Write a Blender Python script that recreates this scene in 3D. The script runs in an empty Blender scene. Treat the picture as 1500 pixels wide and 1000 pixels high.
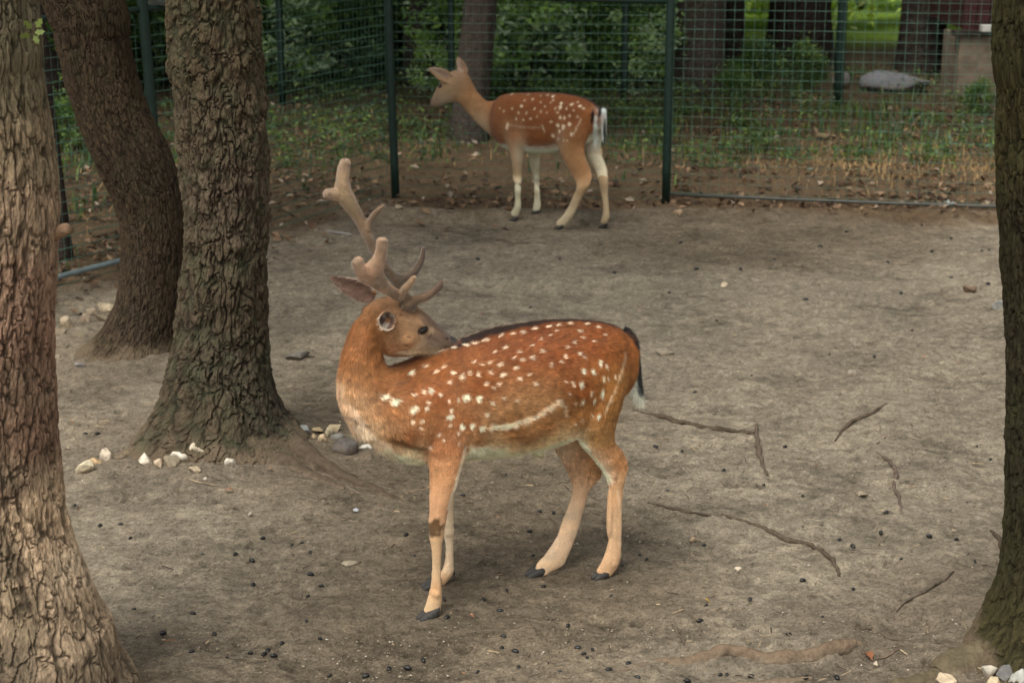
import bpy, math, random
import numpy as np
from mathutils import Vector, Matrix
from mathutils.bvhtree import BVHTree

sc = bpy.context.scene
COL = sc.collection
R = math.radians

# ---------------------------------------------------------------- camera
CAM_H = 2.4
PITCH = R(15.64)
FPX = 2500.0                      # focal length in pixels of a 1500 px wide frame
cam_d = bpy.data.cameras.new('camera')
cam = bpy.data.objects.new('camera', cam_d)
COL.objects.link(cam)
cam.location = (0, 0, CAM_H)
cam.rotation_euler = (math.pi / 2 - PITCH, 0, 0)
cam_d.sensor_width = 36.0
cam_d.lens = 60.0
cam_d.clip_start = 0.1
cam_d.clip_end = 800
cam_d.dof.use_dof = True
cam_d.dof.focus_distance = 5.62
cam_d.dof.aperture_fstop = 5.0
sc.camera = cam

# ---------------------------------------------------------------- light
SUN_DIR = Vector((-0.40, -0.62, 1.25)).normalized()      # towards the sun
w = bpy.data.worlds.new('World')
sc.world = w
w.use_nodes = True
nt = w.node_tree
nt.nodes.clear()
sky = nt.nodes.new('ShaderNodeTexSky')
sky.sky_type = 'NISHITA'
sky.sun_disc = False
sky.sun_elevation = math.asin(SUN_DIR.z)
sky.sun_rotation = math.atan2(SUN_DIR.x, SUN_DIR.y)
sky.dust_density = 4.0
sky.air_density = 1.0
hs = nt.nodes.new('ShaderNodeHueSaturation')
hs.inputs['Saturation'].default_value = 0.22
bg = nt.nodes.new('ShaderNodeBackground')
bg.inputs['Strength'].default_value = 0.10
wo = nt.nodes.new('ShaderNodeOutputWorld')
nt.links.new(sky.outputs[0], hs.inputs['Color'])
nt.links.new(hs.outputs[0], bg.inputs['Color'])
nt.links.new(bg.outputs[0], wo.inputs['Surface'])

sun_d = bpy.data.lights.new('sun', 'SUN')
sun_d.energy = 1.5
sun_d.angle = R(32)
sun_d.color = (1.0, 0.95, 0.87)
sun = bpy.data.objects.new('sun', sun_d)
COL.objects.link(sun)
sun.rotation_euler = (-SUN_DIR).to_track_quat('-Z', 'Y').to_euler()

sc.view_settings.view_transform = 'Standard'
sc.view_settings.look = 'None'
sc.view_settings.exposure = 0.80
sc.view_settings.gamma = 1.0
sc.view_settings.use_curve_mapping = False
sc.cycles.max_bounces = 6
sc.cycles.transparent_max_bounces = 8

# ---------------------------------------------------------------- projection helpers
CAMP = np.array([0.0, 0.0, CAM_H])
CF = np.array([0.0, math.cos(PITCH), -math.sin(PITCH)])
CU = np.array([0.0, math.sin(PITCH), math.cos(PITCH)])
CR = np.array([1.0, 0.0, 0.0])


def ray(u, v):
    return CF + CR * (u - 750) / FPX - CU * (v - 500) / FPX


def proj(p):
    q = np.asarray(p, float) - CAMP
    d = q @ CF
    d = np.where(np.abs(d) < 1e-3, 1e-3, d)
    return 750 + FPX * (q @ CR) / d, 500 - FPX * (q @ CU) / d


def G(u, v, z=0.0):
    d = ray(u, v)
    t = (z - CAM_H) / d[2]
    return CAMP + d * t


def atY(u, v, Y):
    d = ray(u, v)
    return CAMP + d * (Y / d[1])


# ---------------------------------------------------------------- noise
def _h(ix, iy, iz, seed):
    x = (ix.astype(np.int64) * 374761393 + iy.astype(np.int64) * 668265263
         + iz.astype(np.int64) * 2147483647 + seed * 974634777) & 0xFFFFFFFF
    x = ((x ^ (x >> 13)) * 1274126177) & 0xFFFFFFFF
    x = (x ^ (x >> 16)) & 0xFFFFFFFF
    x = (x * 2246822519) & 0xFFFFFFFF
    x = x ^ (x >> 15)
    return (x & 0xFFFFFF) / float(0x1000000)


def vnoise(x, y, z=0.0, seed=0):
    x, y, z = np.broadcast_arrays(np.asarray(x, float), y, z)
    ix, iy, iz = np.floor(x), np.floor(y), np.floor(z)
    fx, fy, fz = x - ix, y - iy, z - iz
    fx = fx * fx * (3 - 2 * fx); fy = fy * fy * (3 - 2 * fy); fz = fz * fz * (3 - 2 * fz)
    r = 0
    for a in (0, 1):
        for b in (0, 1):
            for c in (0, 1):
                wgt = (fx if a else 1 - fx) * (fy if b else 1 - fy) * (fz if c else 1 - fz)
                r = r + wgt * _h(ix + a, iy + b, iz + c, seed)
    return r * 2 - 1


def fbm(x, y, z=0.0, seed=0, octv=4, gain=0.5):
    r, a, f = 0, 1.0, 1.0
    for k in range(octv):
        r = r + a * vnoise(np.asarray(x) * f, np.asarray(y) * f, np.asarray(z) * f, seed + k * 17)
        a *= gain; f *= 2.03
    return r


def voronoi(cx, cy, wrap, seed=0):
    """F1, F2 and cell id on a jittered lattice that wraps in x."""
    ix, iy = np.floor(cx), np.floor(cy)
    f1 = np.full(cx.shape, 9.0); f2 = np.full(cx.shape, 9.0); idv = np.zeros(cx.shape)
    for a in (-1, 0, 1):
        for b in (-1, 0, 1):
            jx, jy = ix + a, iy + b
            kx = np.mod(jx, wrap)
            px = jx + 0.5 + 0.85 * (_h(kx, jy, kx * 0, seed) - 0.5) + 0.5 * (np.mod(jy, 2) - 0.5)
            py = jy + 0.5 + 0.85 * (_h(kx, jy, kx * 0 + 1, seed) - 0.5)
            d = np.hypot(px - cx, py - cy)
            near = d < f1
            f2 = np.where(near, f1, np.minimum(f2, d))
            idv = np.where(near, _h(kx, jy, kx * 0 + 2, seed), idv)
            f1 = np.where(near, d, f1)
    return f1, f2, idv


def sstep(a, b, x):
    t = np.clip((x - a) / (b - a), 0, 1)
    return t * t * (3 - 2 * t)


def lin(c):
    c = np.asarray(c, float) / 255.0
    return np.where(c <= 0.04045, c / 12.92, ((c + 0.055) / 1.055) ** 2.4)


def idw(u, v, ctrl, p=3.0, k=1.0):
    """Blend sRGB control colours placed at (u, v)."""
    acc = np.zeros((len(u), 3)); ws = np.zeros(len(u))
    for (cu, cv, *c) in ctrl:
        d2 = (u - cu) ** 2 + (v - cv) ** 2 + 60.0
        wt = d2 ** (-p / 2)
        acc += wt[:, None] * lin(c)[None] * k
        ws += wt
    return acc / ws[:, None]


# ---------------------------------------------------------------- object helpers
def mesh_np(name, V, F, col=None, smooth=True, attrs=None):
    """V (n,3), F (m,k) int, constant k."""
    V = np.asarray(V, np.float32); F = np.asarray(F, np.int32)
    me = bpy.data.meshes.new(name)
    k = F.shape[1]
    me.vertices.add(len(V)); me.vertices.foreach_set('co', V.ravel())
    me.loops.add(F.size); me.loops.foreach_set('vertex_index', F.ravel())
    me.polygons.add(len(F))
    me.polygons.foreach_set('loop_start', np.arange(0, F.size, k, dtype=np.int32))
    me.polygons.foreach_set('use_smooth', np.full(len(F), smooth, dtype=bool))
    me.update(calc_edges=True)
    if col is not None:
        set_col(me, col)
    for an, av in (attrs or {}).items():
        at = me.attributes.new(an, 'FLOAT', 'POINT')
        at.data.foreach_set('value', np.asarray(av, np.float32))
    return me


def set_col(me, col):
    at = me.attributes.get('Col') or me.attributes.new('Col', 'FLOAT_COLOR', 'POINT')
    c = np.ones((len(me.vertices), 4), np.float32)
    c[:, :3] = col
    at.data.foreach_set('color', c.ravel())


def link(name, me, mat=None, parent=None, loc=None):
    o = bpy.data.objects.new(name, me)
    COL.objects.link(o)
    if mat is not None and me is not None and not me.materials:
        me.materials.append(mat)
    if parent is not None:
        o.parent = parent
        o.matrix_parent_inverse = Matrix.Translation(-Vector(parent.location))
    if loc is not None:
        o.location = loc
    return o


def tag(o, label=None, cat=None, group=None, kind=None):
    if label: o['label'] = label
    if cat: o['category'] = cat
    if group: o['group'] = group
    if kind: o['kind'] = kind
    return o


def empty(name, loc, label, cat, group=None):
    o = bpy.data.objects.new(name, None)
    COL.objects.link(o)
    o.location = loc
    o.empty_display_size = 0.1
    return tag(o, label, cat, group)


def grid_faces(nr, nc, wrap=False):
    """Quads over nr rows of nc vertices."""
    c = np.arange(nc if wrap else nc - 1)
    c2 = (c + 1) % nc
    r = np.arange(nr - 1)[:, None] * nc
    return np.stack([r + c, r + c2, r + nc + c2, r + nc + c], -1).reshape(-1, 4)


class MB:
    """Collects loft and box pieces of quads into one mesh."""
    def __init__(self):
        self.V, self.F, self.C, self.n = [], [], [], 0

    def add(self, V, F, col=None):
        V = np.asarray(V, float); F = np.asarray(F, int)
        self.V.append(V); self.F.append(F + self.n); self.n += len(V)
        if col is not None:
            self.C.append(np.broadcast_to(np.asarray(col, float), (len(V), 3)))

    def box(self, c, sx, sy, sz, rot=0.0, col=None):
        v = np.array([[x, y, z] for x in (-.5, .5) for y in (-.5, .5) for z in (-.5, .5)]) * [sx, sy, sz]
        ca, sa = math.cos(rot), math.sin(rot)
        v = v @ np.array([[ca, sa, 0], [-sa, ca, 0], [0, 0, 1]]) + np.asarray(c, float)
        self.add(v, [[0, 1, 3, 2], [4, 6, 7, 5], [0, 4, 5, 1], [2, 3, 7, 6], [0, 2, 6, 4], [1, 5, 7, 3]], col)

    def tube(self, pts, rad, n=6, cap=True, col=None):
        pts = np.asarray(pts, float); m = len(pts)
        rad = np.broadcast_to(np.asarray(rad, float), (m,))
        T = np.gradient(pts, axis=0); T /= np.linalg.norm(T, axis=1)[:, None] + 1e-9
        ref = np.array([0, 0, 1.0]) if abs(T[0][2]) < .9 else np.array([1.0, 0, 0])
        A = np.cross(T, ref); A /= np.linalg.norm(A, axis=1)[:, None] + 1e-9
        B = np.cross(A, T)
        a = np.linspace(0, 2 * np.pi, n, endpoint=False)
        V = pts[:, None] + rad[:, None, None] * (np.cos(a)[None, :, None] * A[:, None] + np.sin(a)[None, :, None] * B[:, None])
        V = V.reshape(-1, 3)
        F = grid_faces(m, n, True)
        if cap:
            k = len(V)
            V = np.vstack([V, pts[0], pts[-1]])
            i = np.arange(n); j = (i + 1) % n
            F = np.vstack([F, np.stack([j, i, i * 0 + k, i * 0 + k], -1),
                           np.stack([i + (m - 1) * n, j + (m - 1) * n, i * 0 + k + 1, i * 0 + k + 1], -1)])
        self.add(V, F, col)

    def mesh(self, name, smooth=True):
        V = np.vstack(self.V); F = np.vstack(self.F)
        quad = F[F[:, 2] != F[:, 3]]; tri = F[F[:, 2] == F[:, 3]]
        if len(tri) == 0:
            me = mesh_np(name, V, quad, smooth=smooth)
        else:
            me = bpy.data.meshes.new(name)
            me.from_pydata(V.tolist(), [], quad.tolist() + tri[:, :3].tolist())
            me.polygons.foreach_set('use_smooth', np.full(len(me.polygons), smooth, dtype=bool))
            me.update()
        if self.C:
            set_col(me, np.vstack(self.C))
        return me


def catmull(P, sub):
    """Catmull-Rom through the rows of P (any width)."""
    P = np.asarray(P, float)
    Q = np.vstack([2 * P[0] - P[1], P, 2 * P[-1] - P[-2]])
    out = []
    for i in range(1, len(Q) - 2):
        p0, p1, p2, p3 = Q[i - 1], Q[i], Q[i + 1], Q[i + 2]
        for t in np.arange(sub) / sub:
            out.append(.5 * ((2 * p1) + (-p0 + p2) * t + (2 * p0 - 5 * p1 + 4 * p2 - p3) * t * t + (-p0 + 3 * p1 - 3 * p2 + p3) * t ** 3))
    out.append(P[-1])
    return np.array(out)
# ---------------------------------------------------------------- materials
def new_mat(name):
    m = bpy.data.materials.new(name)
    m.use_nodes = True
    t = m.node_tree
    b = t.nodes['Principled BSDF']
    b.inputs['Specular IOR Level'].default_value = 0.3
    return m, t, b


def noise_node(t, scale, detail=4, rough=0.6, vec=None):
    n = t.nodes.new('ShaderNodeTexNoise')
    n.inputs['Scale'].default_value = scale
    n.inputs['Detail'].default_value = detail
    n.inputs['Roughness'].default_value = rough
    if vec: t.links.new(vec, n.inputs['Vector'])
    return n


def ramp(t, fac, stops):
    r = t.nodes.new('ShaderNodeValToRGB')
    e = r.color_ramp.elements
    while len(e) < len(stops): e.new(0.5)
    for k, (p, c) in enumerate(stops):
        e[k].position = p
        e[k].color = (c[0], c[1], c[2], 1) if hasattr(c, '__len__') else (c, c, c, 1)
    t.links.new(fac, r.inputs[0])
    return r.outputs[0]


def mixc(t, a, b, fac, mode='MIX'):
    m = t.nodes.new('ShaderNodeMix')
    m.data_type = 'RGBA'; m.blend_type = mode
    for s, x in ((m.inputs[0], fac), (m.inputs[6], a), (m.inputs[7], b)):
        if hasattr(x, 'links') or hasattr(x, 'is_linked'): t.links.new(x, s)
        else: s.default_value = x if not hasattr(x, '__len__') else (*x, 1)
    return m.outputs[2]


def bump(t, height, dist, bsdf, strength=1.0, prev=None):
    b = t.nodes.new('ShaderNodeBump')
    b.inputs['Distance'].default_value = dist
    b.inputs['Strength'].default_value = strength
    t.links.new(height, b.inputs['Height'])
    if prev: t.links.new(prev, b.inputs['Normal'])
    t.links.new(b.outputs[0], bsdf.inputs['Normal'])
    return b.outputs[0]


def objvec(t):
    g = t.nodes.new('ShaderNodeNewGeometry')
    return g.outputs['Position']


def mat_attr(name, rough=0.85, nscale=60, namp=0.25, bdist=0.0, bscale=120, spec=0.2, sheen=0.0):
    m, t, b = new_mat(name)
    a = t.nodes.new('ShaderNodeAttribute'); a.attribute_name = 'Col'
    p = objvec(t)
    n = noise_node(t, nscale, 5, .65, p)
    f = ramp(t, n.outputs[0], [(0.25, 1 - namp), (0.75, 1 + namp)])
    c = mixc(t, a.outputs['Color'], f, 1.0, 'MULTIPLY')
    t.links.new(c, b.inputs['Base Color'])
    b.inputs['Roughness'].default_value = rough
    b.inputs['Specular IOR Level'].default_value = spec
    b.inputs['Sheen Weight'].default_value = sheen
    if bdist:
        n2 = noise_node(t, bscale, 4, .6, p)
        bump(t, n2.outputs[0], bdist, b)
    return m


def mat_leaf(name, rough=0.5, trans=0.35):
    m, t, b = new_mat(name)
    a = t.nodes.new('ShaderNodeAttribute'); a.attribute_name = 'Col'
    t.links.new(a.outputs['Color'], b.inputs['Base Color'])
    b.inputs['Roughness'].default_value = rough
    b.inputs['Specular IOR Level'].default_value = 0.35
    tr = t.nodes.new('ShaderNodeBsdfTranslucent')
    hs_ = t.nodes.new('ShaderNodeHueSaturation')
    hs_.inputs['Hue'].default_value = 0.48; hs_.inputs['Value'].default_value = 1.4
    t.links.new(a.outputs['Color'], hs_.inputs['Color'])
    t.links.new(hs_.outputs[0], tr.inputs['Color'])
    mx = t.nodes.new('ShaderNodeMixShader'); mx.inputs[0].default_value = trans
    t.links.new(b.outputs[0], mx.inputs[1]); t.links.new(tr.outputs[0], mx.inputs[2])
    t.links.new(mx.outputs[0], t.nodes['Material Output'].inputs['Surface'])
    return m


def mat_plain(name, col, rough=0.6, nscale=30, namp=0.2, bdist=0.0, bscale=80, spec=0.4, metal=0.0):
    m, t, b = new_mat(name)
    p = objvec(t)
    n = noise_node(t, nscale, 5, .65, p)
    lo = [x * (1 - namp) for x in col]; hi = [x * (1 + namp) for x in col]
    t.links.new(ramp(t, n.outputs[0], [(0.3, lo), (0.7, hi)]), b.inputs['Base Color'])
    b.inputs['Roughness'].default_value = rough
    b.inputs['Specular IOR Level'].default_value = spec
    b.inputs['Metallic'].default_value = metal
    if bdist:
        bump(t, noise_node(t, bscale, 4, .6, p).outputs[0], bdist, b)
    return m


def mat_ground():  # soil: shading of the relief put into the colour, pale crumbs, dark gaps
    m, t, b = new_mat('soil')
    p = objvec(t)
    mp = t.nodes.new('ShaderNodeMapping'); mp.inputs['Scale'].default_value = (1, 1.0, 1)
    t.links.new(p, mp.inputs[0]); v = mp.outputs[0]
    a = t.nodes.new('ShaderNodeAttribute'); a.attribute_name = 'Col'
    n1 = noise_node(t, 1.6, 5, .6, v)
    n2 = noise_node(t, 14, 6, .7, v)
    n3 = noise_node(t, 90, 5, .75, v)
    n4 = noise_node(t, 320, 3, .8, v)
    n5 = noise_node(t, 38, 5, .8, v)
    c = mixc(t, a.outputs['Color'], ramp(t, n1.outputs[0], [(0.3, (0.80, .80, .80)), (0.7, (1.18, 1.17, 1.15))]), 1.0, 'MULTIPLY')
    c = mixc(t, c, ramp(t, n2.outputs[0], [(0.32, (.72, .71, .70)), (0.5, (1, 1, 1)), (0.7, (1.22, 1.2, 1.18))]), 1.0, 'MULTIPLY')
    c = mixc(t, c, ramp(t, n3.outputs[0], [(0.33, (.48, .47, .46)), (0.46, (.95, .95, .95)), (0.56, (1.05, 1.05, 1.05)), (0.70, (1.5, 1.48, 1.45))]), 1.0, 'MULTIPLY')
    c = mixc(t, c, ramp(t, n4.outputs[0], [(0.34, (.66, .66, .66)), (0.66, (1.32, 1.32, 1.32))]), 1.0, 'MULTIPLY')
    c = mixc(t, c, ramp(t, n5.outputs[0], [(0.36, (.60, .58, .56)), (0.47, (.97, .97, .97)), (0.57, (1.04, 1.04, 1.04)), (0.68, (1.42, 1.40, 1.37))]), 1.0, 'MULTIPLY')
    t.links.new(c, b.inputs['Base Color'])
    b.inputs['Roughness'].default_value = .95
    b.inputs['Specular IOR Level'].default_value = .12
    nb = bump(t, n2.outputs[0], .035, b)
    nb = bump(t, n5.outputs[0], .022, b, prev=nb)
    nb = bump(t, n3.outputs[0], .011, b, prev=nb)
    bump(t, n4.outputs[0], .0025, b, prev=nb)
    return m


def mat_bark(name, moss=None, moss_amt=0.0):
    """Colour from Col (which carries the dark inner bark of the furrows) plus lichen."""
    m, t, b = new_mat(name)
    a = t.nodes.new('ShaderNodeAttribute'); a.attribute_name = 'Col'
    p = objvec(t)
    mp = t.nodes.new('ShaderNodeMapping'); mp.inputs['Scale'].default_value = (1, 1, .35)
    t.links.new(p, mp.inputs[0])
    n = noise_node(t, 130, 6, .8, mp.outputs[0])
    n5 = noise_node(t, 14, 4, .6, p)
    c = mixc(t, a.outputs['Color'], ramp(t, n.outputs[0], [(0.34, .5), (0.48, .95), (0.55, 1.05), (0.68, 1.5)]), 1.0, 'MULTIPLY')
    if moss:
        c = mixc(t, c, moss, ramp(t, n5.outputs[0], [(0.45, 0.0), (0.68, moss_amt)]))
    t.links.new(c, b.inputs['Base Color'])
    b.inputs['Roughness'].default_value = .92
    b.inputs['Specular IOR Level'].default_value = .15
    nb = bump(t, n.outputs[0], .006, b)
    bump(t, noise_node(t, 260, 4, .8, p).outputs[0], .004, b, prev=nb)
    return m


M_SOIL = mat_ground()
M_LEAF = mat_leaf('leaf')
M_DEAD = mat_leaf('dead_leaf', .8, .15)
M_BARK1 = mat_bark('bark_warm', (.13, .14, .08), .2)
M_BARK2 = mat_bark('bark_dark', (.07, .07, .035), .25)
M_BARK3 = mat_bark('bark_grey', (.09, .11, .06), .4)
M_BARK4 = mat_bark('bark_mossy', (.070, .072, .028), .4)
M_FARBARK = mat_plain('far_bark', (.045, .034, .028), .95, 9, .5, .03, 25, .1)
M_ROOT = mat_attr('root_bark', .9, 60, .3, .006, 90, .15)
M_STONE = mat_attr('limestone', .85, 45, .32, .004, 120, .25)
M_COAT = mat_attr('deer_coat', .75, 220, .12, .002, 400, .15, .15)
M_FUR = mat_attr('deer_fur', .6, 300, .1, 0, 0, .25, .1)
M_VELVET = mat_attr('antler_velvet', .9, 70, .25, .0025, 420, .1, .8)
M_HOOF = mat_plain('hoof_horn', (.050, .046, .040), .75, 90, .4, .001, 200, .5)
M_EYE = mat_plain('eye_dark', (.012, .006, .004), .08, 10, .1, 0, 0, .6)
M_DROP = mat_plain('dropping', (.012, .012, .011), .35, 200, .4, .001, 400, .5)
M_GREEN = mat_plain('green_paint', (.006, .024, .016), .5, 25, .35, .0008, 200, .45)
M_WIRE = mat_plain('wire_coating', (.085, .17, .12), .5, 6, .5, 0, 0, .4)
M_GALV = mat_plain('galvanised_steel', (.055, .060, .048), .55, 20, .3, 0, 0, .5)
# ---------------------------------------------------------------- ground
# tree bases: (x, y, radius)
def base_xy(u, v):
    g = G(u, v); return g[0], g[1]

T1C = (-1.335, 4.46)
T2C = base_xy(196, 528)
T3C = base_xy(322, 655)
T4C = (1.615, 4.98)
FEET = [(-.28, 5.20), (-.30, 5.44), (.30, 5.53), (.10, 5.54)]


def gh(x, y):
    x = np.asarray(x, float); y = np.asarray(y, float)
    z = .016 * fbm(x * .9, y * .9, 0, 3, 3) + .009 * fbm(x * 4, y * 4, 0, 5, 4, .6)
    fl = np.ones(np.shape(x))
    for fx, fy in FEET:
        fl = fl * (1 - .85 * np.exp(-((x - fx) ** 2 + (y - fy) ** 2) / .03))
    z = z * fl
    for (cx, cy), hgt, rr in ((T1C, .07, .42), (T2C, .06, .42), (T3C, .07, .45), (T4C, .05, .45)):
        z = z + hgt * np.exp(-((x - cx) ** 2 + (y - cy) ** 2) / rr ** 2)
    # ridge of a buried root in the right foreground, hollow behind it
    z = z + .028 * np.exp(-((y - 4.95 - .04 * np.sin(x * 7)) / .055) ** 2) * sstep(.25, .5, x) * (1 - sstep(1.0, 1.3, x))
    z = z - .05 * np.exp(-(((x - 1.28) / .17) ** 2 + ((y - 5.10) / .09) ** 2))
    # berm under the fence line, rougher litter ground beyond
    far = sstep(12.0, 12.9, y)
    z = z + .05 * np.exp(-((y - 11.85) / .22) ** 2) * (x > -1.0) + far * (.03 * fbm(x * 1.6, y * 1.6, 0, 9, 4) + .02)
    return z


def ground_z(x, y):
    return float(gh(np.array([x]), np.array([y]))[0])


def GP(u, v):
    """Point of the ground seen at a place of the photograph."""
    p = G(u, v)
    for _ in range(3):
        p = G(u, v, ground_z(p[0], p[1]))
    return p


gx = np.concatenate([-np.geomspace(3.3, 260, 26)[::-1], np.linspace(-3.25, 3.25, 560), np.geomspace(3.3, 260, 26)])
yy = [4.0]
while yy[-1] < 13.5: yy.append(yy[-1] + .011 * (yy[-1] / 4.5))
gy = np.concatenate([-np.geomspace(.5, 120, 12)[::-1], [0.5, 2, 3, 3.5, 3.8], yy, np.geomspace(13.6, 24, 120), np.geomspace(24.4, 320, 30)])
GX, GY = np.meshgrid(gx, gy)
X, Y = GX.ravel(), GY.ravel()
Z = gh(X, Y)
near = (1 - sstep(12, 14, Y)) * sstep(3.5, 4.0, Y)
# small clods, hoof scuffs and flakes
Z = Z + near * (.0045 * fbm(X * 30, Y * 30, 0, 21, 3, .6) + .006 * np.maximum(0, fbm(X * 9, Y * 13, 0, 31, 4, .6) - .55))
# hoof prints pressed into the packed soil
rp_ = np.random.RandomState(33)
PR = np.zeros(X.shape)
for _ in range(260):
    hy = 4.4 + 6.8 * rp_.rand() ** 1.3; hx = (rp_.rand() * 2 - 1) * hy * .32; ha = rp_.rand() * 6.28
    if min((hx - fx_) ** 2 + (hy - fy_) ** 2 for fx_, fy_ in FEET) < .02: continue
    m_ = np.flatnonzero((np.abs(X - hx) < .09) & (np.abs(Y - hy) < .09))
    dx_, dy_ = X[m_] - hx, Y[m_] - hy
    a1 = dx_ * math.cos(ha) + dy_ * math.sin(ha); b1 = -dx_ * math.sin(ha) + dy_ * math.cos(ha)
    e_ = np.hypot(a1 / .034, (np.abs(b1) - .009) / .013)
    PR[m_] += (-.010 * (1 - sstep(.7, 1.2, e_)) + .004 * np.exp(-((e_ - 1.5) / .35) ** 2)) * (.5 + .8 * rp_.rand())
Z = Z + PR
U_, V_ = proj(np.stack([X, Y, Z], -1))
dry = lin((174, 162, 141)); dark = lin((141, 128, 108)); brown = lin((122, 103, 80)); forest = lin((98, 84, 64))
n = fbm(X * .55, Y * .55, 0, 41, 4)
# trampled, scuffed patches; relief shading painted into the colour, pale rises, dark hollows
patch = fbm(X * 3.2, Y * 4.2, 0, 81, 5, .62)
fine_ = fbm(X * 16, Y * 26, 0, 83, 4, .65)
C = dry[None] + (dark - dry)[None] * sstep(-.2, .9, n)[:, None]
C = C * (1 + near * (.20 * patch + .20 * fine_))[:, None]
C = C * (1 + 28 * np.clip(PR, -.009, .004))[:, None]  # shade of the hoof prints painted in: darker hollows, paler rims
C = C * (1 - .25 * near * sstep(.45, .9, patch + .5 * fine_))[:, None]
Z = Z + near * (.0055 * patch + .002 * fine_)
dT = np.full(X.shape, 9.0)
for (cx, cy) in (T2C, T3C, T4C):
    dT = np.minimum(dT, np.hypot(X - cx, (Y - cy)))
k = (1 - sstep(.3, 1.0, dT + .25 * fbm(X * 2, Y * 2, 0, 44, 3))) * .45
C = C + (lin((116, 102, 85)) - C) * k[:, None]
fy_line = np.where(X < -.9, 12.4 + (X + .9) * 1.45, 12.3 - (X + .9) * .09)
k = sstep(-.5, .0, Y - fy_line + .25 * fbm(X * 3, Y * 3, 0, 47, 3))
C = C + (brown - C) * k[:, None]
k = sstep(1.2, 5.5, Y - fy_line)
C = C + (forest - C) * k[:, None]
k = sstep(22.6, 24.5, Y)
C = C + (lin((120, 146, 60)) - C) * k[:, None]
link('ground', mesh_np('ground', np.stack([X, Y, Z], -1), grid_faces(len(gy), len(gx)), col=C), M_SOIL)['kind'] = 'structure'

rs = np.random.RandomState(7)


def scatter_pieces(name, label, cat, P, size, cols, mat, flat=.6, kind='stuff', seed=1):
    """Small irregular lumps (8 faces each) standing on the ground, one object."""
    r = np.random.RandomState(seed)
    base = np.array([[1, 0, 0], [-1, 0, 0], [0, 1, 0], [0, -1, 0], [0, 0, 1], [0, 0, -1]], float)
    tri = np.array([[0, 2, 4], [2, 1, 4], [1, 3, 4], [3, 0, 4], [2, 0, 5], [1, 2, 5], [3, 1, 5], [0, 3, 5]])
    m = len(P)
    a = r.rand(m) * 6.28
    V = base[None] * (size[:, None, None] * (0.6 + .6 * r.rand(m, 6, 1)))
    V[..., 2] *= flat
    ca, sa = np.cos(a)[:, None], np.sin(a)[:, None]
    x = V[..., 0] * ca - V[..., 1] * sa * .7; y = V[..., 0] * sa + V[..., 1] * ca * .7
    V = np.stack([x, y, V[..., 2]], -1) + P[:, None]
    F = (tri[None] + 6 * np.arange(m)[:, None, None]).reshape(-1, 3)
    me = mesh_np(name, V.reshape(-1, 3), F, col=np.repeat(cols, 6, 0), smooth=False)
    o = link(name, me, mat)
    tag(o, label, cat, kind=kind)
    return o


def vis_points(m, y0, y1, r, near_bias=1.0, margin=0.2):
    y = y0 + (y1 - y0) * r.rand(m) ** near_bias
    x = (r.rand(m) * 2 - 1) * (y * .32 + margin)
    return x, y


x, y = vis_points(30000, 4.3, 12.6, rs, 1.5)
keep = fbm(x * 2.2, y * 2.2, 0, 77, 3) + .5 * rs.randn(len(x)) > .1
x, y = x[keep], y[keep]
sz = .0022 + .0042 * rs.rand(len(x)) ** 3
cl = lin((160, 148, 128))[None] * (.35 + 1.1 * rs.rand(len(x), 1) ** 1.4)
cl[rs.rand(len(x)) < .06] = lin((205, 196, 178))
scatter_pieces('gravel', 'fine pale grit and crumbs of soil strewn over the bare ground', 'gravel',
               np.stack([x, y, gh(x, y) + sz * .3], -1), sz, cl, M_STONE, .55, seed=3)


# straw bits, bark flakes and broken twigs trodden into the ground
rd_ = np.random.RandomState(44)
x, y = vis_points(2600, 4.3, 12.4, rd_, 1.2)
kd_ = fbm(x * 1.7, y * 1.7, 0, 78, 3) + .5 * rd_.randn(len(x)) > .05
x, y = x[kd_], y[kd_]; m_ = len(x)
a_ = rd_.rand(m_) * 6.28; L_ = .004 + .022 * rd_.rand(m_) ** 2.2; w_ = .0009 + .0018 * rd_.rand(m_)
dv = np.stack([np.cos(a_), np.sin(a_), .1 * rd_.randn(m_)], -1) * L_[:, None]; sv = np.stack([-np.sin(a_), np.cos(a_), 0 * a_], -1) * w_[:, None]
p_ = np.stack([x, y, gh(x, y) + .007], -1); up_ = np.array([0, 0, 1.0]) * w_[:, None] * 1.2
V = np.stack([p_ - dv - sv, p_ - dv + sv, p_ + dv + sv * .6, p_ + dv - sv * .6, p_ - dv * .9 + up_, p_ + dv * .9 + up_], 1).reshape(-1, 3)
F = (np.array([[0, 3, 5, 4], [1, 4, 5, 2], [0, 1, 2, 3]])[None] + 6 * np.arange(m_)[:, None, None]).reshape(-1, 4)
pc_ = np.array([lin((178, 156, 124)), lin((96, 82, 66)), lin((140, 122, 98)), lin((70, 60, 50)), lin((150, 104, 74))])
cl = pc_[rd_.choice(5, m_, p=[.26, .28, .26, .14, .06])] * (.6 + .6 * rd_.rand(m_, 1))
tag(link('ground_debris', mesh_np('ground_debris', V, F, col=np.repeat(cl, 6, 0), smooth=False), M_ROOT), 'bits of straw, bark and broken twig trodden into the bare soil', 'debris', kind='stuff')


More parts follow.
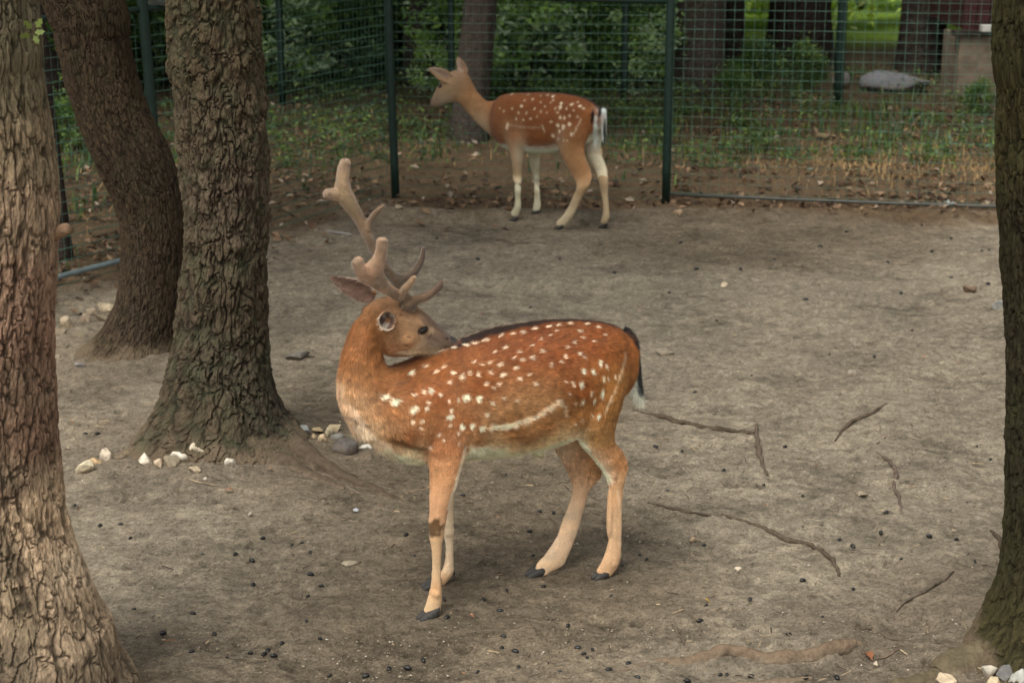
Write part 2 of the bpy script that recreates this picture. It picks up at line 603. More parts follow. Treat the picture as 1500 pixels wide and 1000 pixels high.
# ---------------------------------------------------------------- leaves as cards
def leaf_cards(P, size, cols, r, up=.35, aspect=.5, bend=.25):
    """Rhombic two-triangle-pair leaves with a fold; returns V, F(quads), C."""
    m = len(P)
    nrm = r.randn(m, 3); nrm[:, 2] = np.abs(nrm[:, 2]) + up * 3
    nrm /= np.linalg.norm(nrm, axis=1)[:, None]
    t = r.randn(m, 3); t -= (t * nrm).sum(1)[:, None] * nrm
    t /= np.linalg.norm(t, axis=1)[:, None]
    b = np.cross(nrm, t)
    s = size[:, None]
    tip = P + t * s; tail = P - t * s
    fold = nrm * s * bend
    l = P + b * s * aspect + fold; rr = P - b * s * aspect + fold
    V = np.stack([tail, l, tip, rr], 1).reshape(-1, 3)
    F = np.arange(4 * m).reshape(-1, 4)
    F = np.concatenate([F[:, [0, 1, 2]], F[:, [0, 2, 3]]], 0)
    return V, F, np.repeat(cols, 4, 0)


def blades(P, h, wd, cols, r, lean=.35):
    m = len(P)
    a = r.rand(m) * 6.28
    d = np.stack([np.cos(a), np.sin(a), 0 * a], -1)
    s = np.stack([-np.sin(a), np.cos(a), 0 * a], -1) * wd[:, None]
    ln = (r.rand(m) * lean)[:, None]
    z = np.array([0, 0, 1.0])
    p1 = P + z * h[:, None] * .55 + d * h[:, None] * ln * .35
    p2 = P + z * h[:, None] * (1 - .3 * ln) + d * h[:, None] * ln
    V = np.stack([P - s, P + s, p1 + s * .8, p1 - s * .8, p2], 1).reshape(-1, 3)
    i = 5 * np.arange(m)[:, None]
    F = np.concatenate([i + [[0, 1, 2]], i + [[0, 2, 3]], i + [[3, 2, 4]]], 0)
    return V, F, np.repeat(cols, 5, 0)


def fence_y(x):
    return np.where(x < -.9, 12.4 + (x + .9) * 1.45, 12.3 - (x + .9) * .09)


# leaf litter beyond and along the fence
x, y = vis_points(26000, 8.3, 21, rs, 1.0, .6)
d = y - fence_y(x)
keep = (d > -.35 + .3 * rs.rand(len(x))) & (rs.rand(len(x)) < np.clip(.20 + .55 * fbm(x * 1.3, y * 1.3, 0, 55, 3) + .4 * sstep(2.5, 0, d), .06, 1))
keep |= (d > -1.2) & (d <= -.2) & (rs.rand(len(x)) < .12) & (x < 0)
x, y = x[keep], y[keep]
pal = np.array([lin((134, 106, 80)), lin((104, 82, 62)), lin((160, 132, 102)), lin((80, 62, 50)), lin((176, 158, 138)), lin((124, 98, 74))])
cl = pal[rs.choice(6, len(x), p=[.24, .28, .13, .2, .11, .04])] * (.55 + .5 * rs.rand(len(x), 1))
V, F, C = leaf_cards(np.stack([x, y, gh(x, y) + .012 + .02 * rs.rand(len(x))], -1), .018 + .028 * rs.rand(len(x)), cl, rs, .5, .55, .3)
tag(link('leaf_litter', mesh_np('leaf_litter', V, F, col=C, smooth=False), M_DEAD), 'brown and tan dead leaves littering the soil beyond the wire fence', 'leaf litter', kind='stuff')

# green grass and weeds between the fences
x, y = vis_points(60000, 9.5, 20.5, rs, 1.0, .6)
d = y - fence_y(x)
dens = sstep(1.6, 3.2, d) * (1 - sstep(6.5, 9.0, d)) * np.clip(.15 + 1.5 * fbm(x * 1.5, y * 1.5, 0, 61, 3), 0, 1) + .10 * (fbm(x * 2.3, y * 2.3, 0, 66, 2) > .45) * (d > .3)
keep = rs.rand(len(x)) < dens * .75
x, y = x[keep], y[keep]
gcol = np.array([lin((86, 112, 54)), lin((64, 92, 48)), lin((112, 134, 66)), lin((84, 104, 78))])
cl = gcol[rs.choice(4, len(x))] * (.7 + .5 * rs.rand(len(x), 1))
V, F, C = blades(np.stack([x, y, gh(x, y)], -1), .04 + .17 * rs.rand(len(x)) ** 2, .003 + .007 * rs.rand(len(x)), cl, rs, .9)
tag(link('grass', mesh_np('grass', V, F, col=C, smooth=False), M_LEAF), 'green grass and weeds growing in tufts beyond the wire fence', 'grass', kind='stuff')

# low leafy weeds among the grass
xw_, yw_ = vis_points(420, 13.5, 20.0, rs, 1.0, .6)
dw = yw_ - fence_y(xw_)
kw = (dw > 1.2) & (dw < 7.5) & (fbm(xw_ * 1.2, yw_ * 1.2, 0, 63, 2) > -.25)
xw_, yw_ = xw_[kw], yw_[kw]
kk_ = rs.choice(len(xw_), 15000)
hw_ = (.08 + .22 * rs.rand(len(xw_)))[kk_]
P_w = np.stack([xw_[kk_] + hw_ * .6 * rs.randn(15000), yw_[kk_] + hw_ * .6 * rs.randn(15000), .02 + hw_ * rs.rand(15000) ** .7], -1)
V, F, C = leaf_cards(P_w, .012 + .022 * rs.rand(15000), gcol[rs.choice(4, 15000)] * (.6 + .7 * rs.rand(15000, 1)), rs, .35, .5, .25)
tag(link('weeds', mesh_np('weeds', V, F, col=C, smooth=False), M_LEAF), 'low leafy green weeds growing in patches beyond the wire fence', 'weeds', kind='stuff')

# dry straw-coloured grass
x, y = vis_points(42000, 10.2, 18.5, rs, 1.0, .6)
d = y - fence_y(x)
dens = 2.4 * np.exp(-((d - (2.3 + .3 * np.sin(x * 1.7))) / .8) ** 2) * sstep(1.2, 2.4, x + .6 * fbm(x * 2, y * 2, 0, 69, 2)) * sstep(-.5, .2, fbm(x * 2.5, y * 2.5, 0, 73, 2)) + .35 * (x < -.7) * np.exp(-((d - 3.6) / 1.1) ** 2) * sstep(-.3, .5, fbm(x * 3, y * 3, 0, 74, 2)) + .30 * sstep(1.0, 2, d) * (1 - sstep(4, 6, d)) * (fbm(x * 3, y * 3, 0, 71, 2) > .25)
keep = rs.rand(len(x)) < dens * .8
x, y = x[keep], y[keep]
cl = lin((196, 164, 112))[None] * (.55 + .5 * rs.rand(len(x), 1))
V, F, C = blades(np.stack([x, y, gh(x, y)], -1), (.02 + .12 * rs.rand(len(x)) ** 2.5), .0015 + .0025 * rs.rand(len(x)), cl, rs, 2.2)
tag(link('dry_grass', mesh_np('dry_grass', V, F, col=C, smooth=False), M_DEAD), 'straw coloured dry grass standing beyond the wire fence', 'dry grass', kind='stuff')
# ---------------------------------------------------------------- foreground trunks with modelled bark
def edge_pts(rows, Y):
    """rows of (v, left px, right px) -> centre points and radii in the plane y = Y."""
    out = []
    for v, a, b in rows:
        A, B = atY(a, v, Y), atY(b, v, Y)
        out.append([*((A + B) / 2), np.linalg.norm(A - B) / 2])
    return out


def make_trunk(name, parent, st, mat, cell, depth, ctrl, seed, ncirc=320, dl=.006, flare=(.0, .2, ()), k=1.0,
               warp=.35, zsoil=.12, ridge=1.0, plate=(.05, .30), kk=(.42, 1.18), furrow=.34):
    """st: rows (x, y, z, r) from the ground up; cell=(width, length) of a bark plate in metres."""
    st = np.array(sorted(st, key=lambda q: q[2]), float)
    P = catmull(st, 24)
    L = np.concatenate([[0], np.cumsum(np.linalg.norm(np.diff(P[:, :3], axis=0), axis=1))])
    m = int(L[-1] / dl)
    s = np.linspace(0, L[-1], m)
    Q = np.stack([np.interp(s, L, P[:, i]) for i in range(4)], -1)
    T = np.gradient(Q[:, :3], axis=0); T /= np.linalg.norm(T, axis=1)[:, None]
    A = np.cross(T, [0, 1.0, 0]); A /= np.linalg.norm(A, axis=1)[:, None]
    B = np.cross(T, A)
    a = np.linspace(0, 2 * np.pi, ncirc, endpoint=False)
    AA, SS = np.meshgrid(a, s)
    R0 = Q[:, 3][:, None] * np.ones_like(AA)
    # cross-section never a circle
    cx, sx = np.cos(AA), np.sin(AA)
    R0 = R0 * (1 + .05 * vnoise(cx * 1.2 + seed, sx * 1.2, SS * 1.2, seed) + .03 * vnoise(cx * 3, sx * 3, SS * 4, seed + 4))
    amp, hh, lobes = flare
    R0 = R0 + amp * np.exp(-SS / hh) * (1 + .4 * vnoise(cx * 2, sx * 2, 0 * SS, seed + 8))
    # buttresses running out into roots: (angle, reach, height, sharpness); angle 0 = left, 90 = towards the viewer
    for an, am, h_, pw in lobes:
        R0 = R0 + am * np.exp(-np.maximum(SS - .05, 0) / h_) * np.maximum(0, np.cos(AA - R(an))) ** pw
    rm = float(np.median(Q[:, 3]))
    fq, gq = 1 / cell[0], 1 / cell[1]
    X3, Y3 = cx * rm, sx * rm
    wv = warp * fbm(X3 * 12, Y3 * 12, SS * 10, seed + 1, 3)
    n1 = vnoise(X3 * fq + wv, Y3 * fq + wv * .7, SS * gq + wv * .4, seed + 20) + .22 * vnoise(X3 * fq * 2.7, Y3 * fq * 2.7, SS * gq * 3.1, seed + 21)
    n2 = vnoise(X3 * fq * 1.7 + 5, Y3 * fq * 1.7 + wv, SS * gq * 1.5, seed + 22) + .25 * vnoise(X3 * fq * 4.5, Y3 * fq * 4.5, SS * gq * 4.5, seed + 23)
    n3 = vnoise(X3 * fq * .55, Y3 * fq * .55, SS * gq * 3.6 + wv, seed + 24)          # short cross cracks
    g1 = sstep(plate[0], plate[1], np.abs(n1)); g2 = sstep(0, plate[1] * .8, np.abs(n2)); g3 = sstep(0, .10, np.abs(n3) + .10 * (np.abs(n2) < .35))
    wrap = max(6, int(round(2 * np.pi * rm / (cell[0] * .80))))
    f1, f2, cid = voronoi(AA / (2 * np.pi) * wrap + .30 * n2 + .25 * vnoise(X3 * 110, Y3 * 110, SS * 60, seed + 40), SS / (cell[1] * .62) + .45 * n1 + .2 * vnoise(X3 * 60, Y3 * 60, SS * 90, seed + 41), wrap, seed)
    net = sstep(.01, .17, f2 - f1 + .05 * n3)
    pl = (.30 + .70 * g1) * (.62 + .38 * g2) * (.30 + .70 * net)
    fine = fbm(X3 * 70, Y3 * 70, SS * 30, seed + 6, 4, .6)
    grain = fbm(X3 * 170, Y3 * 170, SS * 45, seed + 12, 3, .7)
    q = fbm(X3 * fq * .9, Y3 * fq * .9, SS * gq * 2.2, seed + 30, 3, .6)
    flake = np.floor(q * 3.2) / 3.2 + .3 * (q - np.floor(q * 3.2) / 3.2)              # broken, stepped plate tops
    furrows = vnoise(X3 * 22, Y3 * 22, SS * 3.2, seed + 7)
    disp = depth * (pl - .62) + depth * .42 * ridge * flake * pl + depth * .16 * fine + depth * .13 * grain + depth * .12 * furrows
    idv = .35 + .35 * flake + .35 * cid; sub = g2
    Rr = R0 + disp * np.clip(R0 / rm, .5, 1.3) ** .5
    V = Q[:, None, :3] + Rr[..., None] * (cx[..., None] * A[:, None] + sx[..., None] * B[:, None])
    V = V.reshape(-1, 3)
    u, v = proj(V)
    C = idw(u, v, ctrl, 3, k)
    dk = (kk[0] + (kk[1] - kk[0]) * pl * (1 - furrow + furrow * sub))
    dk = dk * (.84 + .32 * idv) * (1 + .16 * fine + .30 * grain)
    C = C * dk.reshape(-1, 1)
    zg = V[:, 2] - gh(V[:, 0], V[:, 1])
    ks = 1 - sstep(zsoil * .3, zsoil, zg + .05 * fbm(V[:, 0] * 12, V[:, 1] * 12, V[:, 2] * 12, 5, 3))
    C = C + (lin((122, 106, 86)) - C) * (ks * .85)[:, None]
    me = mesh_np(name, V, grid_faces(m, ncirc, True), col=C, smooth=False)
    return link(name, me, mat, parent)


def root_tube(name, pts, rad, mat, col, parent=None, seed=0, n=12, sink=.3, rough=.25, tone=1.0):
    """A root running over the ground: pts are ground pixels."""
    P = np.array([GP(u, v) for u, v in pts])
    rad = np.interp(np.linspace(0, 1, len(P)), np.linspace(0, 1, len(rad)), rad)
    Q = catmull(np.hstack([P, rad[:, None]]), 14)
    x, y = Q[:, 0], Q[:, 1]
    s = np.arange(len(Q)) * .35
    wob = np.minimum(Q[:, 3], .006)
    Q[:, 0] += wob * .6 * vnoise(s, seed, 0, 3); Q[:, 1] += wob * .6 * vnoise(s, seed + 5.5, 0, 3)
    r = Q[:, 3] * (1 + .20 * vnoise(s * (1.3 if rad[0] + rad[-1] < .02 else .35), seed + 2.5, 0, 8))
    z = gh(Q[:, 0], Q[:, 1]) + r * (sink + .35 * vnoise(s * .5, seed + 7.7, 0, 11))
    T = np.gradient(np.stack([Q[:, 0], Q[:, 1], z], -1), axis=0); T /= np.linalg.norm(T, axis=1)[:, None]
    A = np.cross(T, [0, 0, 1.0]); A /= np.linalg.norm(A, axis=1)[:, None]; B = np.cross(A, T)
    a = np.linspace(0, 2 * np.pi, n, endpoint=False)
    sfr = .8 if rad.max() < .015 else .3
    rr = r[:, None] * (1 + rough * vnoise(np.cos(a)[None] * 1.5 + seed, np.sin(a)[None] * 1.5, s[:, None] * sfr, 2) + .10 * vnoise(np.cos(a)[None] * 5 + seed, np.sin(a)[None] * 5, s[:, None] * 1.2, 5))
    V = np.stack([Q[:, 0], Q[:, 1], z], -1)[:, None] + rr[..., None] * (np.cos(a)[None, :, None] * A[:, None] + np.sin(a)[None, :, None] * B[:, None])
    V = V.reshape(-1, 3)
    C = lin(np.array(col) * tone)[None] * (1 + .25 * fbm(V[:, 0] * 60, V[:, 1] * 60, V[:, 2] * 60, seed, 3))[:, None]
    hz = V[:, 2] - gh(V[:, 0], V[:, 1])
    C = C + (lin((124, 110, 92)) - C) * ((1 - sstep(-.002, .005 if rad.max() < .015 else .012, hz + .006 * fbm(V[:, 0] * 50, V[:, 1] * 50, 0, seed + 2, 3))) * .8)[:, None]
    me = mesh_np(name, V, grid_faces(len(Q), n, True), col=C)
    return link(name, me, mat, parent)


def below(st, z=-.08):
    """Carry the lowest ring of a trunk under the soil."""
    st = sorted(st, key=lambda q: q[2]); a = st[0]
    if a[2] > z: st.insert(0, [a[0], a[1], z, a[3] * 1.04])
    return st


# left foreground tree
t1 = empty('tree', (T1C[0], T1C[1], 0), 'thick pinkish brown plated trunk filling the left edge of the picture', 'tree', 'trees standing inside the enclosure')
rows = [(0, -155, 52), (100, -150, 60), (200, -145, 76), (300, -142, 85), (400, -148, 81), (500, -155, 78), (600, -160, 80), (700, -170, 89), (780, -180, 101), (850, -195, 128), (905, -215, 152), (950, -225, 168), (1000, -240, 184)]
st = edge_pts(rows, T1C[1])
st = [q for q in st if q[2] > -.05]
top = max(st, key=lambda q: q[2])
st.append([top[0] - .08, top[1], 3.2, top[3]])
c1 = [(30, 40, 92, 84, 66), (20, 130, 98, 88, 68), (40, 220, 128, 112, 88), (30, 320, 148, 126, 102), (30, 430, 146, 118, 97), (60, 500, 134, 106, 87), (20, 560, 124, 102, 83), (50, 640, 118, 94, 76), (20, 720, 112, 94, 76),
      (66, 770, 192, 166, 134), (45, 745, 190, 164, 132), (60, 800, 186, 160, 130), (100, 830, 180, 158, 130), (10, 820, 118, 102, 82), (40, 900, 140, 122, 98), (130, 900, 160, 138, 112), (80, 950, 150, 130, 106), (150, 970, 122, 106, 86), (20, 980, 112, 98, 80)]
make_trunk('trunk', t1, below(st), M_BARK1, (.036, .17), .0095, c1, 11, 460, .0048, (.045, .13, ((200, .03, .16, 3), (150, .05, .10, 5), (95, .04, .12, 4))), 1.45, .35, .06, .8, (.0, .11), (.17, 1.20), .12)
# cut branch stub
mb = MB()
p0 = np.array(atY(72, 345, T1C[1])); p1 = np.array(atY(100, 334, T1C[1] - .02))
mb.tube(np.array([p0, p0 + (p1 - p0) * .4, p0 + (p1 - p0) * .85, p1]), [.024, .019, .017, .014], 14, True, lin((150, 122, 96)))
link('branch_stub', mb.mesh('branch_stub'), M_ROOT, t1)
# little leafy sprig
mb = MB()
s0 = np.array(atY(47, 62, T1C[1] - .1))
mb.tube([s0, s0 + [.012, -.02, .012], s0 + [.02, -.03, .03]], [.002, .0015, .001], 5, True, lin((110, 100, 60)))
o = link('sprig', mb.mesh('sprig'), M_ROOT, t1)
r_ = np.random.RandomState(3)
for du, dv, ln, an in ((-4, -14, .020, 2.2), (10, -18, .020, .9), (8, -4, .018, .1), (-8, 2, .018, 3.3), (4, 6, .016, -1.0)):
    c = np.array(atY(48 + du * .6, 50 + dv * .6, T1C[1] - .13))
    t = np.array([math.cos(an), -.2, math.sin(an)]); b = np.array([-math.sin(an), .3, math.cos(an)])
    pts = []
    for q in np.linspace(0, 1, 7):
        wdt = ln * .42 * math.sin(math.pi * q ** .8) * (1 + .35 * math.cos(q * 19))
        pts += [c + t * ln * (q * 1.6 - .2) + b * wdt, c + t * ln * (q * 1.6 - .2) - b * wdt + np.array([0, -.002, 0])]
    lm = mesh_np('leaf', np.array(pts), grid_faces(7, 2), col=lin((112, 126, 62)))
    link('leaf', lm, M_LEAF, o)

# leaning tree behind
t2 = empty('tree', (T2C[0], T2C[1], 0), 'dark brown trunk leaning to the left between the two thick trunks', 'tree', 'trees standing inside the enclosure')
rows = [(0, 66, 182), (60, 84, 190), (120, 100, 201), (180, 120, 222), (230, 142, 247), (280, 165, 264), (330, 178, 270), (400, 179, 266), (450, 172, 262), (490, 158, 258), (515, 145, 262), (535, 132, 268)]
st = edge_pts(rows, T2C[1] + .05)
st = [q for q in st if q[2] > -.05]; top = max(st, key=lambda q: q[2])
st.append([top[0] - .25, top[1], top[2] + .7, top[3]]); st.append([top[0] - .45, top[1], top[2] + 1.4, top[3] * .95])
c2 = [(120, 60, 88, 73, 56), (160, 150, 92, 76, 58), (230, 250, 82, 69, 54), (200, 330, 96, 80, 62), (220, 400, 96, 80, 64), (210, 480, 96, 81, 65), (150, 530, 108, 91, 73)]
make_trunk('trunk', t2, below(st), M_BARK2, (.027, .11), .008, c2, 23, 320, .0075, (.03, .10, ((20, .08, .12, 3),)), .60, .35, .06, .8, (.0, .12), (.20, 1.18), .15)

# middle tree
t3 = empty('tree', (T3C[0], T3C[1], 0), 'upright grey brown trunk with deep rough furrows behind the buck, white stones at its foot', 'tree', 'trees standing inside the enclosure')
rows = [(0, 246, 376), (80, 246, 384), (150, 256, 390), (220, 264, 393), (290, 272, 392), (360, 272, 390), (430, 266, 389), (500, 257, 390), (550, 248, 396), (600, 236, 408), (640, 220, 425), (665, 205, 440)]
st = edge_pts(rows, T3C[1])
st = [q for q in st if q[2] > -.03]; top = max(st, key=lambda q: q[2])
st.append([top[0] - .03, top[1], top[2] + .7, top[3]]); st.append([top[0] - .05, top[1], top[2] + 1.4, top[3] * .95])
c3 = [(310, 60, 106, 92, 70), (300, 200, 112, 98, 78), (340, 300, 120, 104, 86), (300, 400, 112, 98, 78), (360, 450, 102, 88, 70), (330, 550, 104, 94, 76), (300, 620, 112, 98, 78), (400, 620, 92, 82, 68)]
make_trunk('trunk', t3, below(st), M_BARK3, (.058, .17), .0145, c3, 37, 420, .006, (.035, .12, ((150, .16, .11, 5), (25, .14, .09, 5), (85, .05, .12, 4), (210, .08, .1, 4))), .62, .45, .08, 1.7, (.0, .14), (.26, 1.20), .2)
root_tube('root', [(405, 640), (440, 662), (480, 686), (520, 706), (560, 722), (590, 736)], [.060, .050, .040, .030, .018, .008], M_ROOT, (88, 76, 62), t3, 1, 22, -.05, .4)
root_tube('root', [(395, 655), (430, 682), (468, 700), (505, 716)], [.045, .034, .022, .008], M_ROOT, (88, 76, 62), t3, 2, 18, -.25, .4)
root_tube('root', [(240, 640), (215, 655), (188, 664), (160, 672)], [.050, .036, .024, .008], M_ROOT, (110, 97, 78), t3, 4, 18, -.3, .35)

# right foreground tree
t4 = empty('tree', (T4C[0], T4C[1], 0), 'dark furrowed trunk with green moss at the right edge of the picture', 'tree', 'trees standing inside the enclosure')
rows = [(0, 1462, 1640), (120, 1464, 1640), (250, 1463, 1640), (330, 1469, 1642), (420, 1476, 1645), (520, 1479, 1650), (640, 1479, 1655), (740, 1478, 1660), (810, 1472, 1672), (870, 1460, 1690), (910, 1448, 1700), (945, 1432, 1712)]
st = edge_pts(rows, T4C[1])
st = [q for q in st if q[2] > -.03]; top = max(st, key=lambda q: q[2])
st.append([top[0] + .04, top[1], 3.2, top[3]])
c4 = [(1490, 60, 82, 76, 46), (1490, 200, 88, 80, 48), (1490, 350, 78, 70, 48), (1490, 500, 80, 72, 52), (1490, 700, 78, 72, 50), (1480, 820, 84, 78, 52), (1460, 900, 96, 88, 56), (1400, 980, 108, 98, 66)]
make_trunk('trunk', t4, below(st), M_BARK4, (.028, .14), .011, c4, 53, 460, .005, (.035, .12, ((35, .20, .13, 4), (90, .14, .12, 4), (60, .12, .22, 3))), .46, .35, .06, .8, (.0, .13), (.18, 1.18), .2)
root_tube('root', [(1455, 945), (1420, 965), (1375, 985), (1330, 1003), (1285, 1022)], [.080, .065, .05, .036, .02], M_ROOT, (100, 90, 70), t4, 6, 24, -.5, .3)

# ---------------------------------------------------------------- roots showing in the soil
roots = [
    ('long straight low root running left of the forked root', [(925, 602), (965, 610), (1010, 622), (1060, 630), (1104, 636)], [.004, .009, .011, .010, .009], (112, 98, 80)),
    ('short pale root curving towards the viewer in the middle of the bare ground', [(1109, 622), (1109, 645), (1113, 668), (1124, 697)], [.006, .011, .010, .005], (138, 120, 102)),
    ('slanting root furthest back on the right of the bare ground', [(1302, 591), (1272, 608), (1243, 622), (1224, 646)], [.004, .008, .009, .004], (128, 110, 92)),
    ('thin crooked root right of the centre pointing at the viewer', [(1284, 663), (1303, 676), (1312, 694), (1310, 712), (1318, 735), (1322, 754)], [.004, .008, .008, .007, .007, .003], (142, 122, 108)),
    ('tiny root just behind the crooked root', [(1297, 641), (1282, 653), (1268, 663)], [.003, .004, .002], (130, 114, 96)),
    ('long wavy root ending in a bend right of the buck', [(1060, 754), (1090, 764), (1125, 778), (1155, 793), (1185, 799), (1208, 812), (1222, 826), (1230, 845)], [.003, .007, .009, .009, .009, .009, .008, .004], (124, 108, 90)),
    ('faint buried root right of the hind hooves', [(948, 737), (985, 745), (1020, 752), (1058, 760)], [.003, .006, .005, .003], (118, 104, 86)),
    ('pale straight root near the mossy trunk', [(1396, 838), (1374, 855), (1345, 872), (1312, 892)], [.004, .010, .008, .003], (140, 126, 108)),
    ('thick soil coloured root along the bottom of the picture', [(905, 985), (960, 968), (1010, 955), (1065, 951), (1120, 960), (1180, 955), (1240, 940), (1262, 938)], [.006, .016, .024, .022, .026, .028, .026, .010], (136, 116, 94)),
    ('root stub beside the mossy trunk', [(1452, 778), (1466, 796), (1470, 826)], [.005, .010, .008], (122, 106, 88)),
    ('short pale root stub above the thick bottom root', [(984, 915), (992, 928), (1003, 944)], [.004, .007, .003], (134, 120, 100)),
    ('thick flat root with a peeling edge at the bottom edge', [(1050, 1004), (1100, 1000), (1150, 996), (1190, 992)], [.010, .018, .016, .006], (134, 116, 96)),
    ('pale curved root beside the dark hollow', [(1250, 925), (1278, 922), (1300, 934), (1335, 938)], [.003, .007, .006, .003], (136, 122, 104)),
]
for i, (lab, pts, rad, col) in enumerate(roots):
    tag(root_tube('exposed_root', pts, rad, M_ROOT, col, None, 10 + i, 14, .50 if rad[2 if len(rad) > 2 else 1] < .015 else -.52, tone=.72 if rad[2 if len(rad) > 2 else 1] < .015 else .84), lab, 'root', 'tree roots showing in the bare soil')

twigs = [
    ('bent grey twig on the soil in front of the buck chest', [(556, 697), (562, 714), (578, 718), (580, 732), (574, 740)], (120, 112, 104)),
    ('long thin straw twig reaching the buck front leg', [(586, 731), (598, 722), (620, 717), (640, 714)], (168, 140, 112)),
    ('short brown twig crossing the straw twig', [(584, 732), (588, 723), (592, 714)], (160, 120, 88)),
    ('thin twig leaning down the foot of the middle trunk', [(345, 637), (362, 653), (382, 664), (400, 670)], (150, 138, 120)),
    ('curved straw twig below the row of white stones', [(272, 699), (288, 706), (305, 709), (320, 711)], (186, 164, 132)),
    ('pale forked twig end on the soil left of the bent grey twig', [(508, 712), (518, 719), (530, 724), (542, 723)], (150, 134, 116)),
    ('straight thin twig in the right foreground', [(1016, 911), (1034, 900), (1050, 892), (1064, 887)], (150, 130, 108)),
    ('pale bent twig lying behind the buck tail', [(1016, 569), (1030, 568), (1048, 564), (1064, 558)], (184, 158, 128)),
    ('dark twig lying behind the buck front legs', [(722, 745), (738, 744), (752, 745)], (92, 80, 68)),
    ('thin curved twig between the fore and hind legs', [(786, 752), (800, 754), (812, 762), (826, 768)], (146, 128, 108)),
    ('brown twig end on the soil near the orange leaf', [(1284, 965), (1300, 961), (1316, 950)], (140, 116, 92)),
    ('pale grey stick behind the antlers by the fence', [(478, 341), (496, 344), (515, 346)], (150, 146, 138)),
]
for i, (lab, pts, col) in enumerate(twigs):
    rad = .0022 if pts[0][1] > 450 else .011
    tag(root_tube('twig', pts, [rad * .7, rad, rad * .8, rad * .5], M_ROOT, col, None, 40 + i, 6, 1.4, .1), lab, 'twig', 'twigs lying on the bare soil')


def crown_over(t, x, y, z, rad, hgt, n, seed):
    V, F, C, c = leaf_cloud(40, n, rad, hgt, .10, [lin((78, 108, 50)), lin((62, 94, 44))], seed, .3, 0)
    o = link('crown', mesh_np('crown', V + np.array([x, y, z]), F, col=C, smooth=False), M_LEAF, t)


CROWN_JOBS = [(t2, T2C[0] - .4, T2C[1] + 1.3, 3.7, 2.2, 2.0, 2600, 401), (t3, T3C[0] + .1, T3C[1] + .9, 3.9, 1.9, 2.0, 1500, 402), (t4, T4C[0] + 1.6, T4C[1] + .6, 3.4, 1.5, 1.8, 1300, 403)]
# ---------------------------------------------------------------- stones, droppings, leaf
def rock_mesh(sx, sy, sz, seed, col, nplane=13):
    import bmesh
    bm = bmesh.new()
    bmesh.ops.create_icosphere(bm, subdivisions=4, radius=1)
    V = np.array([v.co[:] for v in bm.verts])
    r = np.random.RandomState(seed)
    for _ in range(nplane):
        n = r.randn(3); n /= np.linalg.norm(n); d = .42 + .36 * r.rand()
        e = V @ n - d
        V = V - np.where(e > 0, e * 1.0, 0)[:, None] * n
    V *= 1 + .045 * fbm(V[:, 0] * 3.5 + seed, V[:, 1] * 2.5, V[:, 2] * 2.5, seed, 4)[:, None]
    V = V / np.abs(V).max(0) * [sx, sy, sz]
    for v, c in zip(bm.verts, V): v.co = c
    me = bpy.data.meshes.new('stone'); bm.to_mesh(me); bm.free()
    me.polygons.foreach_set('use_smooth', np.full(len(me.polygons), True, dtype=bool))
    c0 = lin(np.array(col) * .97)
    nz = fbm(V[:, 0] * 60, V[:, 1] * 60, V[:, 2] * 60, seed + 3, 3)
    C = c0[None] * (1 + .15 * nz[:, None])
    kk = np.clip(sstep(.25, -.7, V[:, 2] / sz + .6 * nz) + .5 * sstep(.2, .8, fbm(V[:, 0] * 35 + seed, V[:, 1] * 35, V[:, 2] * 35, seed + 9, 3)), 0, 1)
    C = C + (lin((120, 104, 84)) - C) * (.75 * kk)[:, None]
    set_col(me, C)
    me.materials.append(M_STONE)
    return me


